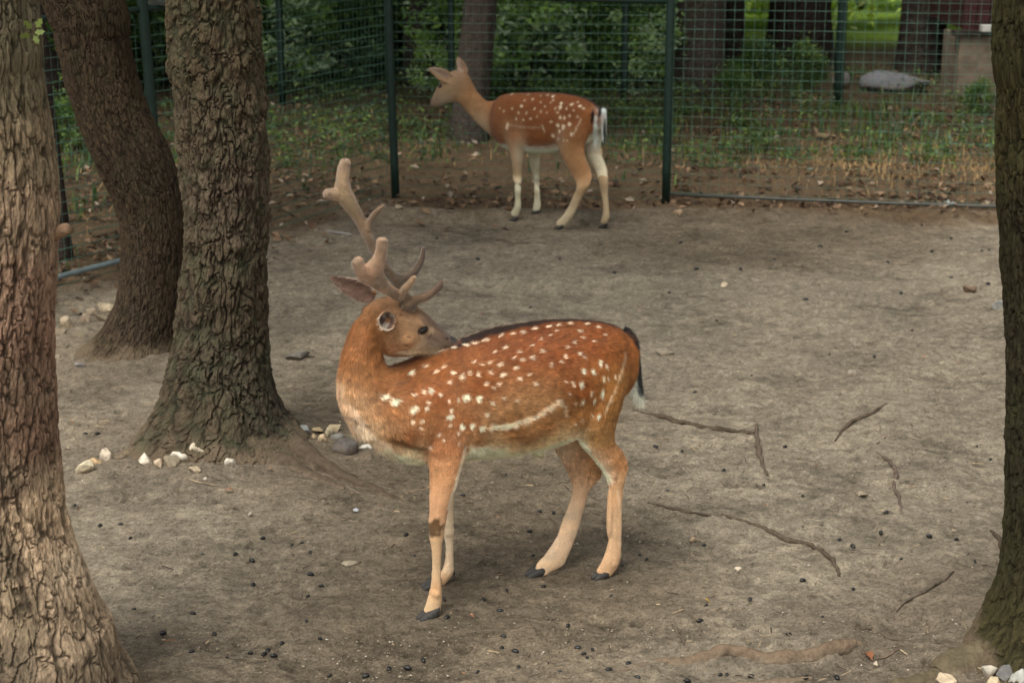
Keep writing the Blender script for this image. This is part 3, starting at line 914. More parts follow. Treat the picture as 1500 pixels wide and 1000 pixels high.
stones = [
    # u, v(base), w px, h px, colour, label
    (124, 694, 33, 18, (214, 200, 168), 'long cream stone at the left end of the row by the middle trunk'),
    (141, 683, 19, 12, (198, 168, 128), 'small tan stone touching the long cream stone'),
    (155, 678, 21, 20, (206, 190, 168), 'pointed stone leaning just behind the small tan stone'),
    (212, 685, 26, 23, (226, 214, 192), 'rounded white stone, leftmost of the cluster of four at the trunk foot'),
    (232, 686, 15, 15, (206, 184, 156), 'smallest pinkish stone between white and grey stones of the cluster'),
    (262, 675, 33, 17, (224, 216, 196), 'broad white stone resting behind the grey stone'),
    (251, 684, 23, 15, (150, 138, 116), 'grey brown stone in front of the broad white stone'),
    (292, 671, 28, 23, (212, 198, 172), 'angular white stone highest of the row at the trunk foot'),
    (287, 690, 21, 9, (206, 188, 158), 'flat cream slab lying below the angular white stone'),
    (337, 686, 19, 20, (204, 194, 176), 'speckled stone standing on its edge right of the row'),
    (96, 486, 21, 22, (190, 172, 144), 'rounded cream stone nearest the left trunk under the fence'),
    (126, 475, 17, 15, (184, 164, 140), 'small round pinkish stone under the fence'),
    (137, 463, 22, 11, (150, 134, 112), 'flat brown stone behind the small round stone'),
    (157, 457, 32, 12, (176, 160, 132), 'long pale stone touching the leaning trunk'),
    (152, 474, 24, 14, (118, 108, 88), 'dull olive stone beside the leaning trunk'),
    (86, 494, 22, 11, (140, 126, 106), 'half buried grey stone at the edge of the left trunk'),
    (114, 497, 32, 9, (128, 116, 96), 'thin stone sliver in the soil before the rounded cream stone'),
    (82, 526, 16, 8, (152, 140, 120), 'small flat pale stone low beside the left trunk'),
    (118, 540, 18, 9, (132, 128, 122), 'bluish grey flat stone before the leaning trunk'),
    (444, 637, 20, 15, (150, 152, 148), 'blue grey stone flake leaning on the root right of the middle trunk'),
    (466, 634, 18, 10, (164, 146, 112), 'brown yellow stone in the heap left of the buck chest'),
    (488, 634, 23, 13, (208, 190, 152), 'cream block in the heap left of the buck chest'),
    (480, 642, 13, 16, (206, 192, 158), 'upright cream chip in front of the cream block'),
    (472, 650, 16, 14, (190, 168, 134), 'tan chip lowest of the heap'),
    (461, 643, 9, 7, (200, 176, 136), 'tiny yellow chip between the heap and the root'),
    (501, 668, 46, 27, (98, 92, 86), 'large dark grey stone left of the buck chest'),
    (494, 645, 22, 10, (122, 120, 112), 'grey slab lying behind the large dark stone'),
    (537, 662, 22, 12, (208, 202, 188), 'white oval stone just below the buck chest'),
    (1485, 966, 28, 25, (196, 176, 136), 'round tan stone on top of the pile at the right corner'),
    (1471, 981, 20, 19, (126, 108, 84), 'brown stone under the round tan stone'),
    (1496, 988, 30, 28, (104, 98, 92), 'dark grey stone at the picture edge in the corner pile'),
    (1448, 993, 22, 22, (192, 184, 166), 'pale rough stone at the left of the corner pile'),
    (1468, 1000, 27, 24, (112, 110, 106), 'smooth dark slate coloured stone in the corner pile'),
    (1492, 1008, 36, 28, (172, 172, 162), 'big light grey stone in the corner pile'),
    (1452, 1010, 22, 20, (208, 190, 156), 'cream stone at the bottom of the corner pile'),
    (1385, 1008, 28, 24, (204, 184, 154), 'lone knobbly cream stone left of the corner pile'),
    (1282, 976, 9, 8, (214, 200, 172), 'tiny round cream pebble beside the orange leaf'),
    (1060, 422, 11, 8, (216, 196, 164), 'small cream stone on the open ground behind the buck back'),
    (993, 317, 15, 9, (178, 152, 120), 'tan stone beside the tall fence post'),
    (1421, 431, 22, 12, (122, 102, 84), 'brown clod near the mossy trunk'),
    (1464, 455, 28, 14, (152, 152, 146), 'pale grey stone peeping out left of the mossy trunk'),
    (1246, 551, 16, 9, (160, 150, 134), 'half buried grey pebble right of the middle of the ground'),
    (438, 528, 38, 14, (120, 116, 106), 'flat grey slab between the middle trunk and the buck neck'),
    (972, 522, 30, 10, (140, 130, 112), 'flat buried stone behind the buck tail'),
    (584, 312, 14, 9, (168, 152, 128), 'pale stone by the foot of the corner fence post'),
    (1262, 727, 18, 8, (150, 138, 118), 'half buried pale pebble between the two right hand roots'),
    (1014, 794, 9, 8, (150, 130, 104), 'small brown pebble left of the long wavy root'),
    (1080, 836, 12, 5, (206, 190, 166), 'white chip below the long wavy root'),
    (728, 848, 7, 5, (190, 178, 158), 'tiny white chip between the legs of the buck'),
    (512, 830, 26, 7, (162, 150, 128), 'pale flat patch of stone left of the front hooves'),
    (300, 703, 7, 5, (200, 190, 172), 'tiny white chip under the cream slab'),
    (522, 749, 9, 5, (214, 220, 226), 'bright white chip on the soil below the chest'),
]
for i, (u, v, wp, hp, col, lab) in enumerate(stones):
    g = GP(u, v - hp * .25)
    dep = float((g - CAMP) @ CF)
    sx = wp / 2 * dep / FPX; sz = max(hp / 2 * dep / FPX / .95, .006)
    g[2] = ground_z(g[0], g[1])
    me = rock_mesh(sx * 1.05, max(sx, sz) * .8, sz * 1.25, 100 + i, col)
    o = link('stone', me, None, loc=(g[0], g[1], g[2] + sz * .5))
    o.rotation_euler = (0, 0, ((i * 37) % 13 - 6) * .03)
    tag(o, lab, 'stone')

# droppings
D = """125 636,143 636,147 771,177 769,191 789,110 741,296 814,345 813,369 822,385 789,428 799,442 796,430 816,455 810,455 842,371 857,471 859,451 874,449 911,282 900,239 928,314 930,281 955,332 965,367 957,387 959,393 954,401 961,413 943,469 936,483 990,570 980,597 979,595 784,608 816,196 893,
741 696,678 726,790 751,811 752,776 779,781 815,742 865,796 860,708 880,733 896,896 875,937 814,947 820,832 917,737 933,1018 576,999 662,978 720,1119 711,1176 727,1298 751,1290 781,1361 786,1401 791,1428 823,1421 737,1229 792,1249 801,1176 851,1250 864,1031 799,1034 888,1099 879,1025 910,921 973,934 993,1055 989,1065 989,1100 991,1181 993,1226 993,1007 998,1431 655,1451 674,
997 356,1134 382,1201 362,1365 369,1393 350,1438 368,1449 367,1393 408,1447 417,1085 395,1259 541,1101 551,1336 485,777 451,1281 523,755 955,735 950,868 952,855 958,860 966,846 950,892 982,760 978,820 985,700 985,620 968,536 991,655 905,1155 930,1320 820,1205 905,890 700,1060 690,960 655,1150 655,1215 520,1050 470,980 430,900 400,1180 440,1320 430,700 380,640 350,820 380,880 360,1020 395,1300 385,1240 340,1350 330"""
dm = []
for s in range(3):
    mb = MB()
    r_ = np.random.RandomState(s)
    t = np.linspace(-1, 1, 9)
    pr = np.sqrt(np.clip(1 - np.abs(t) ** 2.4, 0.02, 1)) * .0052
    mb.tube(np.stack([t * .0085, .0008 * np.sin(t * 3 + s), .0006 * np.cos(t * 4)], -1), pr, 9)
    me = mb.mesh('dropping'); me.materials.append(M_DROP); dm.append(me)
for i, s in enumerate(D.replace('\n', '').split(',')):
    u, v = map(float, s.split())
    g = GP(u, v)
    o = link('dropping', dm[i % 3], None, loc=(g[0], g[1], g[2] + .004))
    q = 1.25 + .28 * math.sin(i * 7.3)
    if v < 450: q *= 1.5
    o.scale = (q, q, q * .9)
    o.rotation_euler = (0, .2 * math.sin(i), (i * 2.39) % 6.28 * .35 - .5)
    tag(o, 'small shiny black oval dropping on the bare soil', 'dropping', 'deer droppings scattered over the bare soil')

# orange oak leaf, lobed, curled
def oak_leaf(u, v, L, col, lab, rot):
    g = GP(u, v)
    pts = []
    for q in np.linspace(0, 1, 15):
        wd = L * .55 * math.sin(math.pi * min(1, q * .96 + .03)) * (1 + .45 * math.cos(q * 25))
        zc = .012 * math.sin(q * 3.1)
        for sgn, f in ((-1, 1), (0, 0), (1, 1)):
            pts.append([sgn * wd, (q - .5) * L * 2, zc + f * .35 * wd + .004])
    V = np.array(pts); ca, sa = math.cos(rot), math.sin(rot)
    V = np.stack([V[:, 0] * ca - V[:, 1] * sa, V[:, 0] * sa + V[:, 1] * ca, V[:, 2]], -1)
    me = mesh_np('fallen_leaf', V, grid_faces(15, 3), col=lin(col))
    o = link('fallen_leaf', me, M_DEAD, loc=tuple(g))
    tag(o, lab, 'leaf', 'single dead leaves on the bare soil')


oak_leaf(1272, 963, .024, (140, 92, 62), 'orange lobed oak leaf lying in the right foreground', .3)
oak_leaf(1035, 884, .010, (190, 150, 60), 'small yellow leaf beside a dropping in the right foreground', 1.2)
oak_leaf(395, 690, .014, (150, 118, 92), 'curled brown leaf below the foot of the middle trunk', 1.5)
oak_leaf(730, 762, .013, (160, 124, 98), 'pinkish dry leaf on the soil between the fore and hind legs', 1.4)
oak_leaf(335, 722, .022, (150, 116, 88), 'reddish brown dry leaf on the soil in front of the stone row', 1.6)
oak_leaf(368, 757, .014, (184, 174, 154), 'pale dry leaf on the soil in the left foreground', 2.0)
oak_leaf(1028, 473, .016, (156, 130, 92), 'tan dry leaf on the open ground right of the buck back', 1.7)
oak_leaf(690, 906, .012, (176, 128, 96), 'small pinkish leaf scrap right of the front hoof', 1.2)
oak_leaf(1353, 526, .012, (190, 128, 96), 'small orange leaf scrap far right on the open ground', 1.0)
# ---------------------------------------------------------------- fences
def wire_panel(path, z0, z1, dz, dx, name, parent, rad=.0014, sag=0.0, seed=0, vr=.6):
    """Welded mesh between the plan points of path (x, y)."""
    P = np.array(path, float)
    S = np.concatenate([[0], np.cumsum(np.linalg.norm(np.diff(P, axis=0), axis=1))])
    mb = MB()
    def at(s):
        return np.interp(s, S, P[:, 0]), np.interp(s, S, P[:, 1])
    def off(s, z):
        return .012 * vnoise(s * 1.7, z * 1.3, 0, seed) + sag * np.sin(np.pi * s / S[-1])
    n = max(3, int(S[-1] / .2))
    ss = np.linspace(0, S[-1], n)
    z = z0
    while z <= z1 + 1e-6:
        x, y = at(ss)
        mb.tube(np.stack([x, y + off(ss, z), z + .004 * vnoise(ss * 2, z * 9, 0, seed + 3) + ss * 0], -1), rad, 3, False)
        z += dz
    s = dx * .5
    while s < S[-1]:
        zz = np.linspace(z0 - .02, z1 + .01, max(3, int((z1 - z0) / .25)))
        x, y = at(np.full(len(zz), s))
        mb.tube(np.stack([x + .003 * vnoise(zz * 3, s * 5, 0, seed), y + off(np.full(len(zz), s), zz) - rad, zz], -1), rad * vr, 3, False)
        s += dx
    o = link(name, mb.mesh(name), M_WIRE, parent)
    o['kind'] = 'stuff'
    return o


def post(parent, x, y, h, r, mat=None, sq=False, lean=0.0):
    mb = MB()
    z = np.linspace(-.05, h, 8)
    mb.tube(np.stack([x + lean * (z - h), y + 0 * z, z], -1), r, 4 if sq else 14, True)
    return link('post', mb.mesh('post', not sq), mat or M_GREEN, parent)


def rail(parent, pts, r, mat, name='rail'):
    mb = MB(); mb.tube(np.array(pts, float), r, 10, True)
    return link(name, mb.mesh(name), mat, parent)


A = np.array([-.905, 12.45]); Bp = np.array([1.125, 12.30]); Cp = np.array([4.25, 11.72])
LF = [(-.905, 12.45), (-1.25, 11.82), (-1.66, 10.98), (-2.02, 10.40), (-2.36, 9.92), (-2.66, 9.45), (-3.3, 8.45), (-3.9, 7.5)]
LFs = catmull(np.array(LF), 5)
g_ = 'wire fences around the enclosure'
f = empty('wire_fence', (-2.2, 10.2, 0), 'green wire mesh fence curving along the left behind the trunks with pale bottom rail', 'fence', g_)
wire_panel(LFs, .06, 1.52, .068, .05, 'wire_mesh', f, .0034, .02, 1, .32)
for (x, y) in ((-2.175, 10.17),): post(f, x, y, 1.9, .031, lean=-.03)
post(f, -3.62, 7.95, 1.9, .03)
rail(f, [(x, y, 1.575) for x, y in LFs], .017, M_GREEN)
bl = [(x, y, .115) for x, y in LFs if y < 10.6]
rail(f, bl, .016, mat_plain('pale_rail', (.16, .20, .20), .55, 20, .3, 0, 0, .5), 'bottom_rail')
mb = MB(); mb.box((-2.09, 10.33, 1.60), .10, .16, .02, .9); link('rail_bracket', mb.mesh('rail_bracket', False), M_GALV, f)

f = empty('wire_fence', (.1, 12.38, 0), 'middle section of green wire mesh fence behind the doe between corner post and tall post', 'fence', g_)
post(f, A[0], A[1], 2.2, .031, lean=-.02)
wire_panel([A, Bp], .04, 1.44, .066, .05, 'wire_mesh', f, .0019, .0, 2, .4)
rail(f, [(A[0], A[1], 1.50), (Bp[0], Bp[1], 1.455)], .02, M_GREEN)

f = empty('wire_fence', (2.6, 12.05, 0), 'right section of green wire mesh fence with tall post and pale bottom rail', 'fence', g_)
post(f, Bp[0], Bp[1], 2.4, .031)
post(f, Cp[0], Cp[1], 2.4, .031)
wire_panel([Bp, Cp], .09, 2.3, .069, .070, 'wire_mesh', f, .0017, .0, 4, .9)
rail(f, [(Bp[0], Bp[1], .075), *[(Bp[0] + (Cp[0] - Bp[0]) * q, Bp[1] + (Cp[1] - Bp[1]) * q, .075 - .012 * math.sin(q * 3)) for q in (.25, .5, .75)], (Cp[0], Cp[1], .07)], .012, M_GALV, 'bottom_rail')

f = empty('wire_fence', (.6, 17.6, 0), 'second green wire fence further back among the weeds', 'fence', g_)
for u in (100, 412, 661, 915, 1230, 1520):
    x = (u - 750) / FPX * (17.6 * math.cos(PITCH) + 2 * .27)
    post(f, x, 17.6, 2.1, .036 if u != 1230 else .05)
wire_panel([(-5.5, 17.62), (6.2, 17.62)], .05, 1.95, .10, .15, 'wire_mesh', f, .0011, 0, 6)
# ---------------------------------------------------------------- forest behind
def leaf_cloud(nclump, nleaf, rad, hgt, size, pal, seed, clump=.28, base=.0):
    r = np.random.RandomState(seed)
    c = r.randn(nclump, 3); c /= np.linalg.norm(c, axis=1)[:, None]
    c *= (.45 + .55 * r.rand(nclump, 1) ** .5)
    c = c * [rad, rad, hgt / 2] + [0, 0, hgt / 2 + base]
    k = r.choice(nclump, nleaf)
    cr = clump * rad * (.6 + .8 * r.rand(nclump))
    P = c[k] + r.randn(nleaf, 3) * cr[k][:, None] * [.6, .6, .5]
    P[:, 2] = np.maximum(P[:, 2], .03)
    hue = r.choice(len(pal), nclump)[k]
    hue = np.where(r.rand(nleaf) < .3, r.choice(len(pal), nleaf), hue)
    cols = np.array(pal)[hue] * (.6 + .6 * r.rand(nleaf, 1))
    V, F, C = leaf_cards(P, size * (.6 + .7 * r.rand(nleaf)), cols, r, .15, .45, .25)
    return V, F, C, c


for _j in CROWN_JOBS: crown_over(*_j)

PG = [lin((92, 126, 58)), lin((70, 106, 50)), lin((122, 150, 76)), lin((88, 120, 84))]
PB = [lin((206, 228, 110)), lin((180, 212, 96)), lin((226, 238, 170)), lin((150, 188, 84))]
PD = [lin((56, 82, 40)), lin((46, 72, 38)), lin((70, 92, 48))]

bush_me = []
for s in range(5):
    V, F, C, c = leaf_cloud(34, 2600, .75, 1.5, .055, PG, 200 + s, .30, .05)
    a = mesh_np('foliage', V, F, col=C, smooth=False); a.materials.append(M_LEAF)
    mb = MB()
    r_ = np.random.RandomState(s)
    for j in range(8):
        e = c[j]
        mb.tube(catmull(np.array([[.03 * r_.randn(), .03 * r_.randn(), -.05], [e[0] * .3, e[1] * .3, e[2] * .5], e]), 4), np.linspace(.014, .004, 9), 5)
    b = mb.mesh('stems'); b.materials.append(M_FARBARK)
    bush_me.append((a, b))


def bush(x, y, sc_, rz, k, label, mes=bush_me, group='leafy shrubs beyond the fences', cat='shrub', sz=None):
    t = empty('shrub', (x, y, ground_z(x, y)), label, cat, group)
    for nm, me in zip(('foliage', 'stems'), mes[k]):
        o = link(nm, me); o.parent = t
    t.scale = (sc_, sc_, sc_ * (sz or 1)); t.rotation_euler = (0, 0, rz)
    return t


def XU(u, Y, z=.5):
    """World x of picture column u at distance Y."""
    return (u - 750) / FPX * (Y * math.cos(PITCH) + (CAM_H - z) * math.sin(PITCH))


pale_me = []
for s in range(3):
    V, F, C, c = leaf_cloud(26, 1500, .75, 1.6, .06, [lin((176, 204, 140)), lin((150, 186, 90)), lin((186, 206, 168)), lin((104, 142, 66))], 230 + s, .26, .05)
    a = mesh_np('foliage', V, F, col=C, smooth=False); a.materials.append(M_LEAF)
    pale_me.append((a, bush_me[s][1]))
for i, (u, Y, s_, lab) in enumerate((
        (772, 18.3, .80, 'pale leafed shrub right of the trunk behind the doe'),
        (800, 18.9, .95, 'pale shrub rising highest above the doe back'),
        (935, 18.4, .62, 'pale silvery leafed shrub just left of the tall fence post'),
        (915, 18.9, .6, 'pale shrub behind the silvery one by the tall post'),
        (420, 18.6, .85, 'pale shrub right of the middle trunk behind the fence'),
        (678, 18.2, .82, 'pale leafed sapling by the far post above the doe ears'),
        (640, 17.9, .38, 'bright low plants beneath the muzzle of the doe'))):
    t = bush(XU(u, Y), Y, s_, i * 2.1, i % 3, lab, pale_me)
near_b = [
    (405, 19.2, .85, 'leafy shrub behind the far post left of the antlers'),
    (455, 19.6, 1.0, 'dense shrub straight above the raised antler of the buck'),
    (505, 19.0, .75, 'small dark shrub left of the corner fence post'),
    (555, 20.4, 1.0, 'shrub just behind the corner fence post'),
    (625, 19.8, .80, 'shrub standing behind the ears of the doe'),
    (742, 19.6, .70, 'green shrub touching the trunk behind the doe'),
    (815, 19.4, 1.05, 'tall shrub above the back of the doe'),
    (862, 18.8, .70, 'low shrub above the rump of the doe'),
    (905, 19.8, 1.1, 'shrub behind the far post right of the doe tail'),
    (930, 19.4, .75, 'shrub with pale leaves left of the tall fence post'),
    (1075, 17.6, .26, 'weed clump at the foot of the big brown trunk'),
    (1110, 18.9, .32, 'low weed clump between the two dark trunks'),
    (1175, 18.4, .34, 'leafy weed left of the thick far post'),
    (150, 18.5, 1.0, 'shrub behind the leaning trunk'),
    (215, 19.0, .9, 'shrub between the leaning trunk and the middle trunk'),
    (110, 14.5, .40, 'low weeds right of the left trunk beyond the fence'),
    (40, 17.5, 1.1, 'shrub hidden mostly by the left trunk'),
    (1440, 16.9, .22, 'weed patch in front of the red shed'),
    (700, 17.9, .35, 'weed clump beside the foot of the trunk behind the doe'),
]
for i, (u, Y, s_, lab) in enumerate(near_b):
    bush(XU(u, Y), Y, s_, i * 1.7, i % 5, lab, sz=1.0)

rf = np.random.RandomState(12)
dark_me = []
for s in range(3):
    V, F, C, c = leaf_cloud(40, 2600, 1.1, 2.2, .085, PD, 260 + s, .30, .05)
    a = mesh_np('foliage', V, F, col=C, smooth=False); a.materials.append(M_LEAF)
    mb = MB()
    for j in range(6):
        e = c[j]
        mb.tube(np.array([[0, 0, -.05], [e[0] * .3, e[1] * .3, e[2] * .5], e]), [.02, .015, .006], 5)
    b = mb.mesh('stems'); b.materials.append(M_FARBARK); dark_me.append((a, b))
gaps = [(1088, 1126), (1240, 1318), (1388, 1412), (745, 800), (935, 965)]
k = 0
for row, (Y, step) in enumerate(((21.6, 1.15), (23.6, 1.3))):
    x = -10.0 + row * .6
    while x < 10:
        xx = x + .3 * rf.randn(); u = 750 + xx * FPX / (Y + .5)
        bad = any(a - 115 < u < b + 115 for a, b in (gaps[0], gaps[1], gaps[2], gaps[3], gaps[4]))
        if not bad:
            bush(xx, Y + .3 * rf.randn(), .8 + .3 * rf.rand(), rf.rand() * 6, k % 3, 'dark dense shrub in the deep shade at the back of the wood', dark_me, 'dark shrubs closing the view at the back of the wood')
            k += 1
        x += step

bright_me = []
for s in range(3):
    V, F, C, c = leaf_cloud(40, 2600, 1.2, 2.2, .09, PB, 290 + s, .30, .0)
    a = mesh_np('foliage', V, F, col=C, smooth=False); a.materials.append(M_LEAF)
    mb = MB()
    for j in range(6):
        e = c[j]
        mb.tube(np.array([[0, 0, -.05], [e[0] * .3, e[1] * .3, e[2] * .5], e]), [.02, .015, .006], 5)
    b = mb.mesh('stems'); b.materials.append(M_FARBARK); bright_me.append((a, b))
for row, Y in enumerate((26.6, 29.5)):
    for i in range(14):
        x = -13 + i * 2.0 + row * .8
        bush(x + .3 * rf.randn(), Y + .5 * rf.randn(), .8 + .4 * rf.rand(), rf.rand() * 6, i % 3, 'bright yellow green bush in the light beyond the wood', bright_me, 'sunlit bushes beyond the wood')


def far_trunk(parent, pts, r0, seed, mat=None, rough=.08):
    P = catmull(np.array(pts, float), 8)
    n = 28
    a = np.linspace(0, 2 * np.pi, n, endpoint=False)
    zz = P[:, 2]
    rr = r0 * (1 + .35 * np.exp(-(zz - zz.min()) / .25)) * (1 - .04 * (zz - zz.min()))
    A_, Z_ = np.meshgrid(a, zz)
    R_ = rr[:, None] * (1 + rough * vnoise(np.cos(A_) * 6 + seed, np.sin(A_) * 6, Z_ * 1.2, seed) + .04 * vnoise(np.cos(A_) * 14 + seed, np.sin(A_) * 14, Z_ * 3, seed))
    V = P[:, None] + np.stack([R_ * np.cos(A_), R_ * np.sin(A_), 0 * R_], -1)
    return link('trunk', mesh_np('trunk', V.reshape(-1, 3), grid_faces(len(P), n, True)), mat or M_FARBARK, parent)


crown_me = []
for s in range(3):
    V, F, C, c = leaf_cloud(46, 2300, 2.3, 2.8, .20, PD, 330 + s, .26, 0)
    a = mesh_np('crown', V, F, col=C, smooth=False); a.materials.append(M_LEAF); crown_me.append(a)
M_DOEBARK = mat_plain('doe_tree_bark', (.075, .060, .048), .95, 22, .4, .02, 40, .1)

T = [
    # u, Y, radius, lean dx, label
    (690, 15.15, .155, .12, 'trunk standing behind the neck of the doe', M_DOEBARK),
    (1025, 18.5, .27, .02, 'broad brown trunk right of the tall fence post', M_DOEBARK),
    (1074, 21.0, .13, 0, 'black slim trunk touching the broad brown trunk', None),
    (1172, 21.2, .38, 0, 'wide black trunk left of the bright gap', None),
    (1352, 20.4, .27, .02, 'black trunk between the bright gap and the red shed', None),
    (84, 10.45, .045, -.05, 'thin dark trunk close beyond the fence at the left tree', None),
    (212, 19.4, .11, 0, 'brown slim trunk behind the fence post at the left', M_DOEBARK),
    (68, 17.0, .20, 0, 'dark trunk in the shade right of the left tree', None),
    (150, 21.0, .22, 0, 'dark trunk behind the leaning tree', None),
    (372, 20.2, .14, 0, 'dark trunk just right of the middle tree', None),
    (522, 20.6, .13, 0, 'slim dark trunk left of the corner fence post', None),
    (612, 19.2, .16, .05, 'dark trunk between the corner post and the doe', None),
    (650, 21.5, .16, -.05, 'dark trunk behind the ears of the doe', None),
    (868, 20.6, .11, .03, 'slim trunk above the rump of the doe', None),
    (962, 21.4, .12, 0, 'slim trunk left of the tall fence post', None),
]
for i, (u, Y, r0, ln, lab, mt) in enumerate(T):
    x = XU(u, Y, 0.5)
    gz = ground_z(x, Y)
    t = empty('tree', (x, Y, gz), lab, 'tree', 'trees of the wood beyond the fence')
    hh = 5.2
    far_trunk(t, [(x - ln * .3, Y, -.1), (x, Y, .4), (x + ln, Y, 1.6), (x + ln * 1.5, Y, 3.2), (x + ln * 1.2, Y, hh)], r0, i, mt)
    c = link('crown', crown_me[i % 3], None); c.parent = t
    c.location = (ln, 0, 3.3 + (i % 3) * .4); c.rotation_euler = (0, 0, i)
    if r0 < .1: c.scale = (.4, .4, .5)
    if u > 980: c.scale = (.5, .5, .5)
# further trees of the wood: they close the roof of leaves that keeps it dark
k = 0
for row, Y in enumerate((14.5, 17.4, 20.3, 22.4)):
    for i in range(9):
        x = -13.5 + i * 3.3 + (row % 2) * 1.5 + .4 * rf.randn()
        u = 750 + x * FPX / (Y + .5)
        if Y < 16 and -3 < x < 4.5: continue
        if Y < 19 and abs(u - 750) < 800 and Y < 19: 
            if -100 < u < 1560: continue
        if any(a - 45 < u < b + 45 for a, b in gaps): u_bad = True
        else: u_bad = False
        if any(a - 260 < u < b + 260 for a, b in gaps[:3]) and Y > 20: continue
        if u_bad: x += 1.3
        yy_ = Y + .4 * rf.randn()
        t = empty('tree', (x, yy_, ground_z(x, yy_)), 'dark tree among the many at the back of the wood', 'tree', 'dim trees at the back of the wood')
        far_trunk(t, [(x, yy_, -.1), (x + .05, yy_, 1), (x + .1 * rf.randn(), yy_, 3), (x + .1 * rf.randn(), yy_, 5.5)], .11 + .1 * rf.rand(), 50 + k)
        c = link('crown', crown_me[k % 3], None); c.parent = t; c.location = (0, 0, 3.2 + .5 * rf.rand()); c.rotation_euler = (0, 0, k)
        k += 1

# ---------------------------------------------------------------- shed and pale boulders
M_CONC = mat_plain('old_render', (.20, .155, .11), .9, 8, .3, .006, 40, .2)
M_RED = mat_plain('red_boards', (.045, .011, .011), .7, 14, .35, .003, 60, .3)
M_WHITE = mat_plain('white_sill', (.62, .60, .55), .7, 20, .12, 0, 0, .3)
YS = 18.1
x0 = XU(1403, YS, .3); x1 = x0 + 2.4
t = empty('shed', ((x0 + x1) / 2, YS + .8, 0), 'red boarded shed on a beige rendered plinth with white sill behind the fence', 'shed')
mb = MB(); mb.box(((x0 + x1) / 2, YS + .35, .30), x1 - x0, .7, .72); link('plinth', mb.mesh('plinth', False), M_CONC, t)
mb = MB(); mb.box(((x0 + x1) / 2 - .02, YS + .04, .685), x1 - x0 + .10, .16, .05); link('plinth_cap', mb.mesh('plinth_cap', False), M_FARBARK, t)
xw = XU(1416, YS, 1.0)
wl = empty('wall', ((xw + x1) / 2, YS + .85, 1.6), None, None); wl.parent = t; wl.matrix_parent_inverse = Matrix.Translation(-Vector(t.location))
bw = .14; nb = int((x1 - xw) / bw); bme = None
for i in range(nb):
    if bme is None:
        mb = MB(); mb.box((0, 0, 0), bw - .012, .03, 1.9); bme = mb.mesh('board', False); bme.materials.append(M_RED)
    o = link('board', bme); o.parent = wl
    o.location = (xw + bw * (i + .5) - wl.location.x, YS + .10 + .004 * (i % 2) - wl.location.y, 1.66 - wl.location.z)
mb = MB(); mb.box(((xw + x1) / 2, YS + .95, 1.66), x1 - xw - .02, 1.6, 1.88); link('shed_body', mb.mesh('shed_body', False), M_RED, t)
mb = MB(); mb.box((XU(1455, YS, .7), YS - .03, .74), .28, .12, .065); link('sill', mb.mesh('sill', False), M_WHITE, t)
for u, v, wp, hp, lab, col in ((1312, 137, 112, 34, 'long pale grey boulder lying in the shade beyond the back fence', (150, 150, 156)),
                          (1232, 133, 30, 26, 'small pale boulder half hidden by the thick far post', (140, 136, 134)),
                          (1212, 168, 18, 7, 'small flat pale stone in the grass beyond the fence', (170, 160, 150)),
                          (1186, 258, 14, 6, 'small pale green stone in the litter beyond the fence', (140, 150, 128)),
                          (1206, 208, 26, 12, 'tan stone in the dry grass beyond the fence', (160, 140, 104)),
                          (1322, 186, 12, 5, 'tiny grey stone low in the grass beyond the fence', (140, 130, 120))):
    Y = G(u, v)[1]; dep = Y * .963 + .6
    sx, sz = wp / 2 * dep / FPX, hp / 2 * dep / FPX * 1.05
    g = G(u, v)
    o = link('boulder' if wp > 28 else 'stone', rock_mesh(sx, sx * .6, sz, int(u), tuple(c_ * .8 for c_ in col), 6), None, loc=(g[0], g[1], ground_z(g[0], g[1]) + sz * .8))
    tag(o, lab, 'boulder' if wp > 28 else 'stone')
g = GP(1390, 304)
for i, (dx, dy, a_) in enumerate(((-.06, .02, .3), (0, 0, 1.1), (.07, .03, 2.0))):
    o = oak_leaf(1386 + i * 9, 298 + i * 3, .035, (196, 204, 196), ('pale whitish leaf at the left', 'pale whitish leaf in the middle', 'pale whitish leaf at the right')[i] + ' of three beyond the bottom rail', a_)
# ---------------------------------------------------------------- deer
class Frame:
    """Vertical plane along the animal: ef points to the head, es to its left side."""
    def __init__(self, O, ef, es=None):
        self.O = np.array([O[0], O[1], 0.0]); ef = np.array([*ef, 0.0]); self.ef = ef / np.linalg.norm(ef)
        self.es = np.array([-self.ef[1], self.ef[0], 0]) if es is None else np.array([*es, 0.0]) / np.linalg.norm(es)

    def P(self, u, v, s=0.0):
        d = ray(u, v)
        t = ((self.O - CAMP) @ self.es + s) / (d @ self.es)
        return CAMP + d * t

    def s_ground(self, u, v):
        return float((GP(u, v) - self.O) @ self.es)


def ring_from_edges(fr, e):
    (a, b, wd, s) = e
    A_, B_ = fr.P(*a, s), fr.P(*b, s)
    c = (A_ + B_) / 2; half = np.linalg.norm(A_ - B_) / 2; n = (A_ - B_) / (2 * half)
    d = ray((a[0] + b[0]) / 2, (a[1] + b[1]) / 2)
    kv = (d - (d @ fr.es) * fr.es) / abs(d @ fr.es)
    if wd is None: wd = half * .85
    kk = wd * (kv @ n)
    h = math.sqrt(max(half ** 2 - kk ** 2, (.6 * half) ** 2))
    return c, n, fr.es.copy(), h, wd


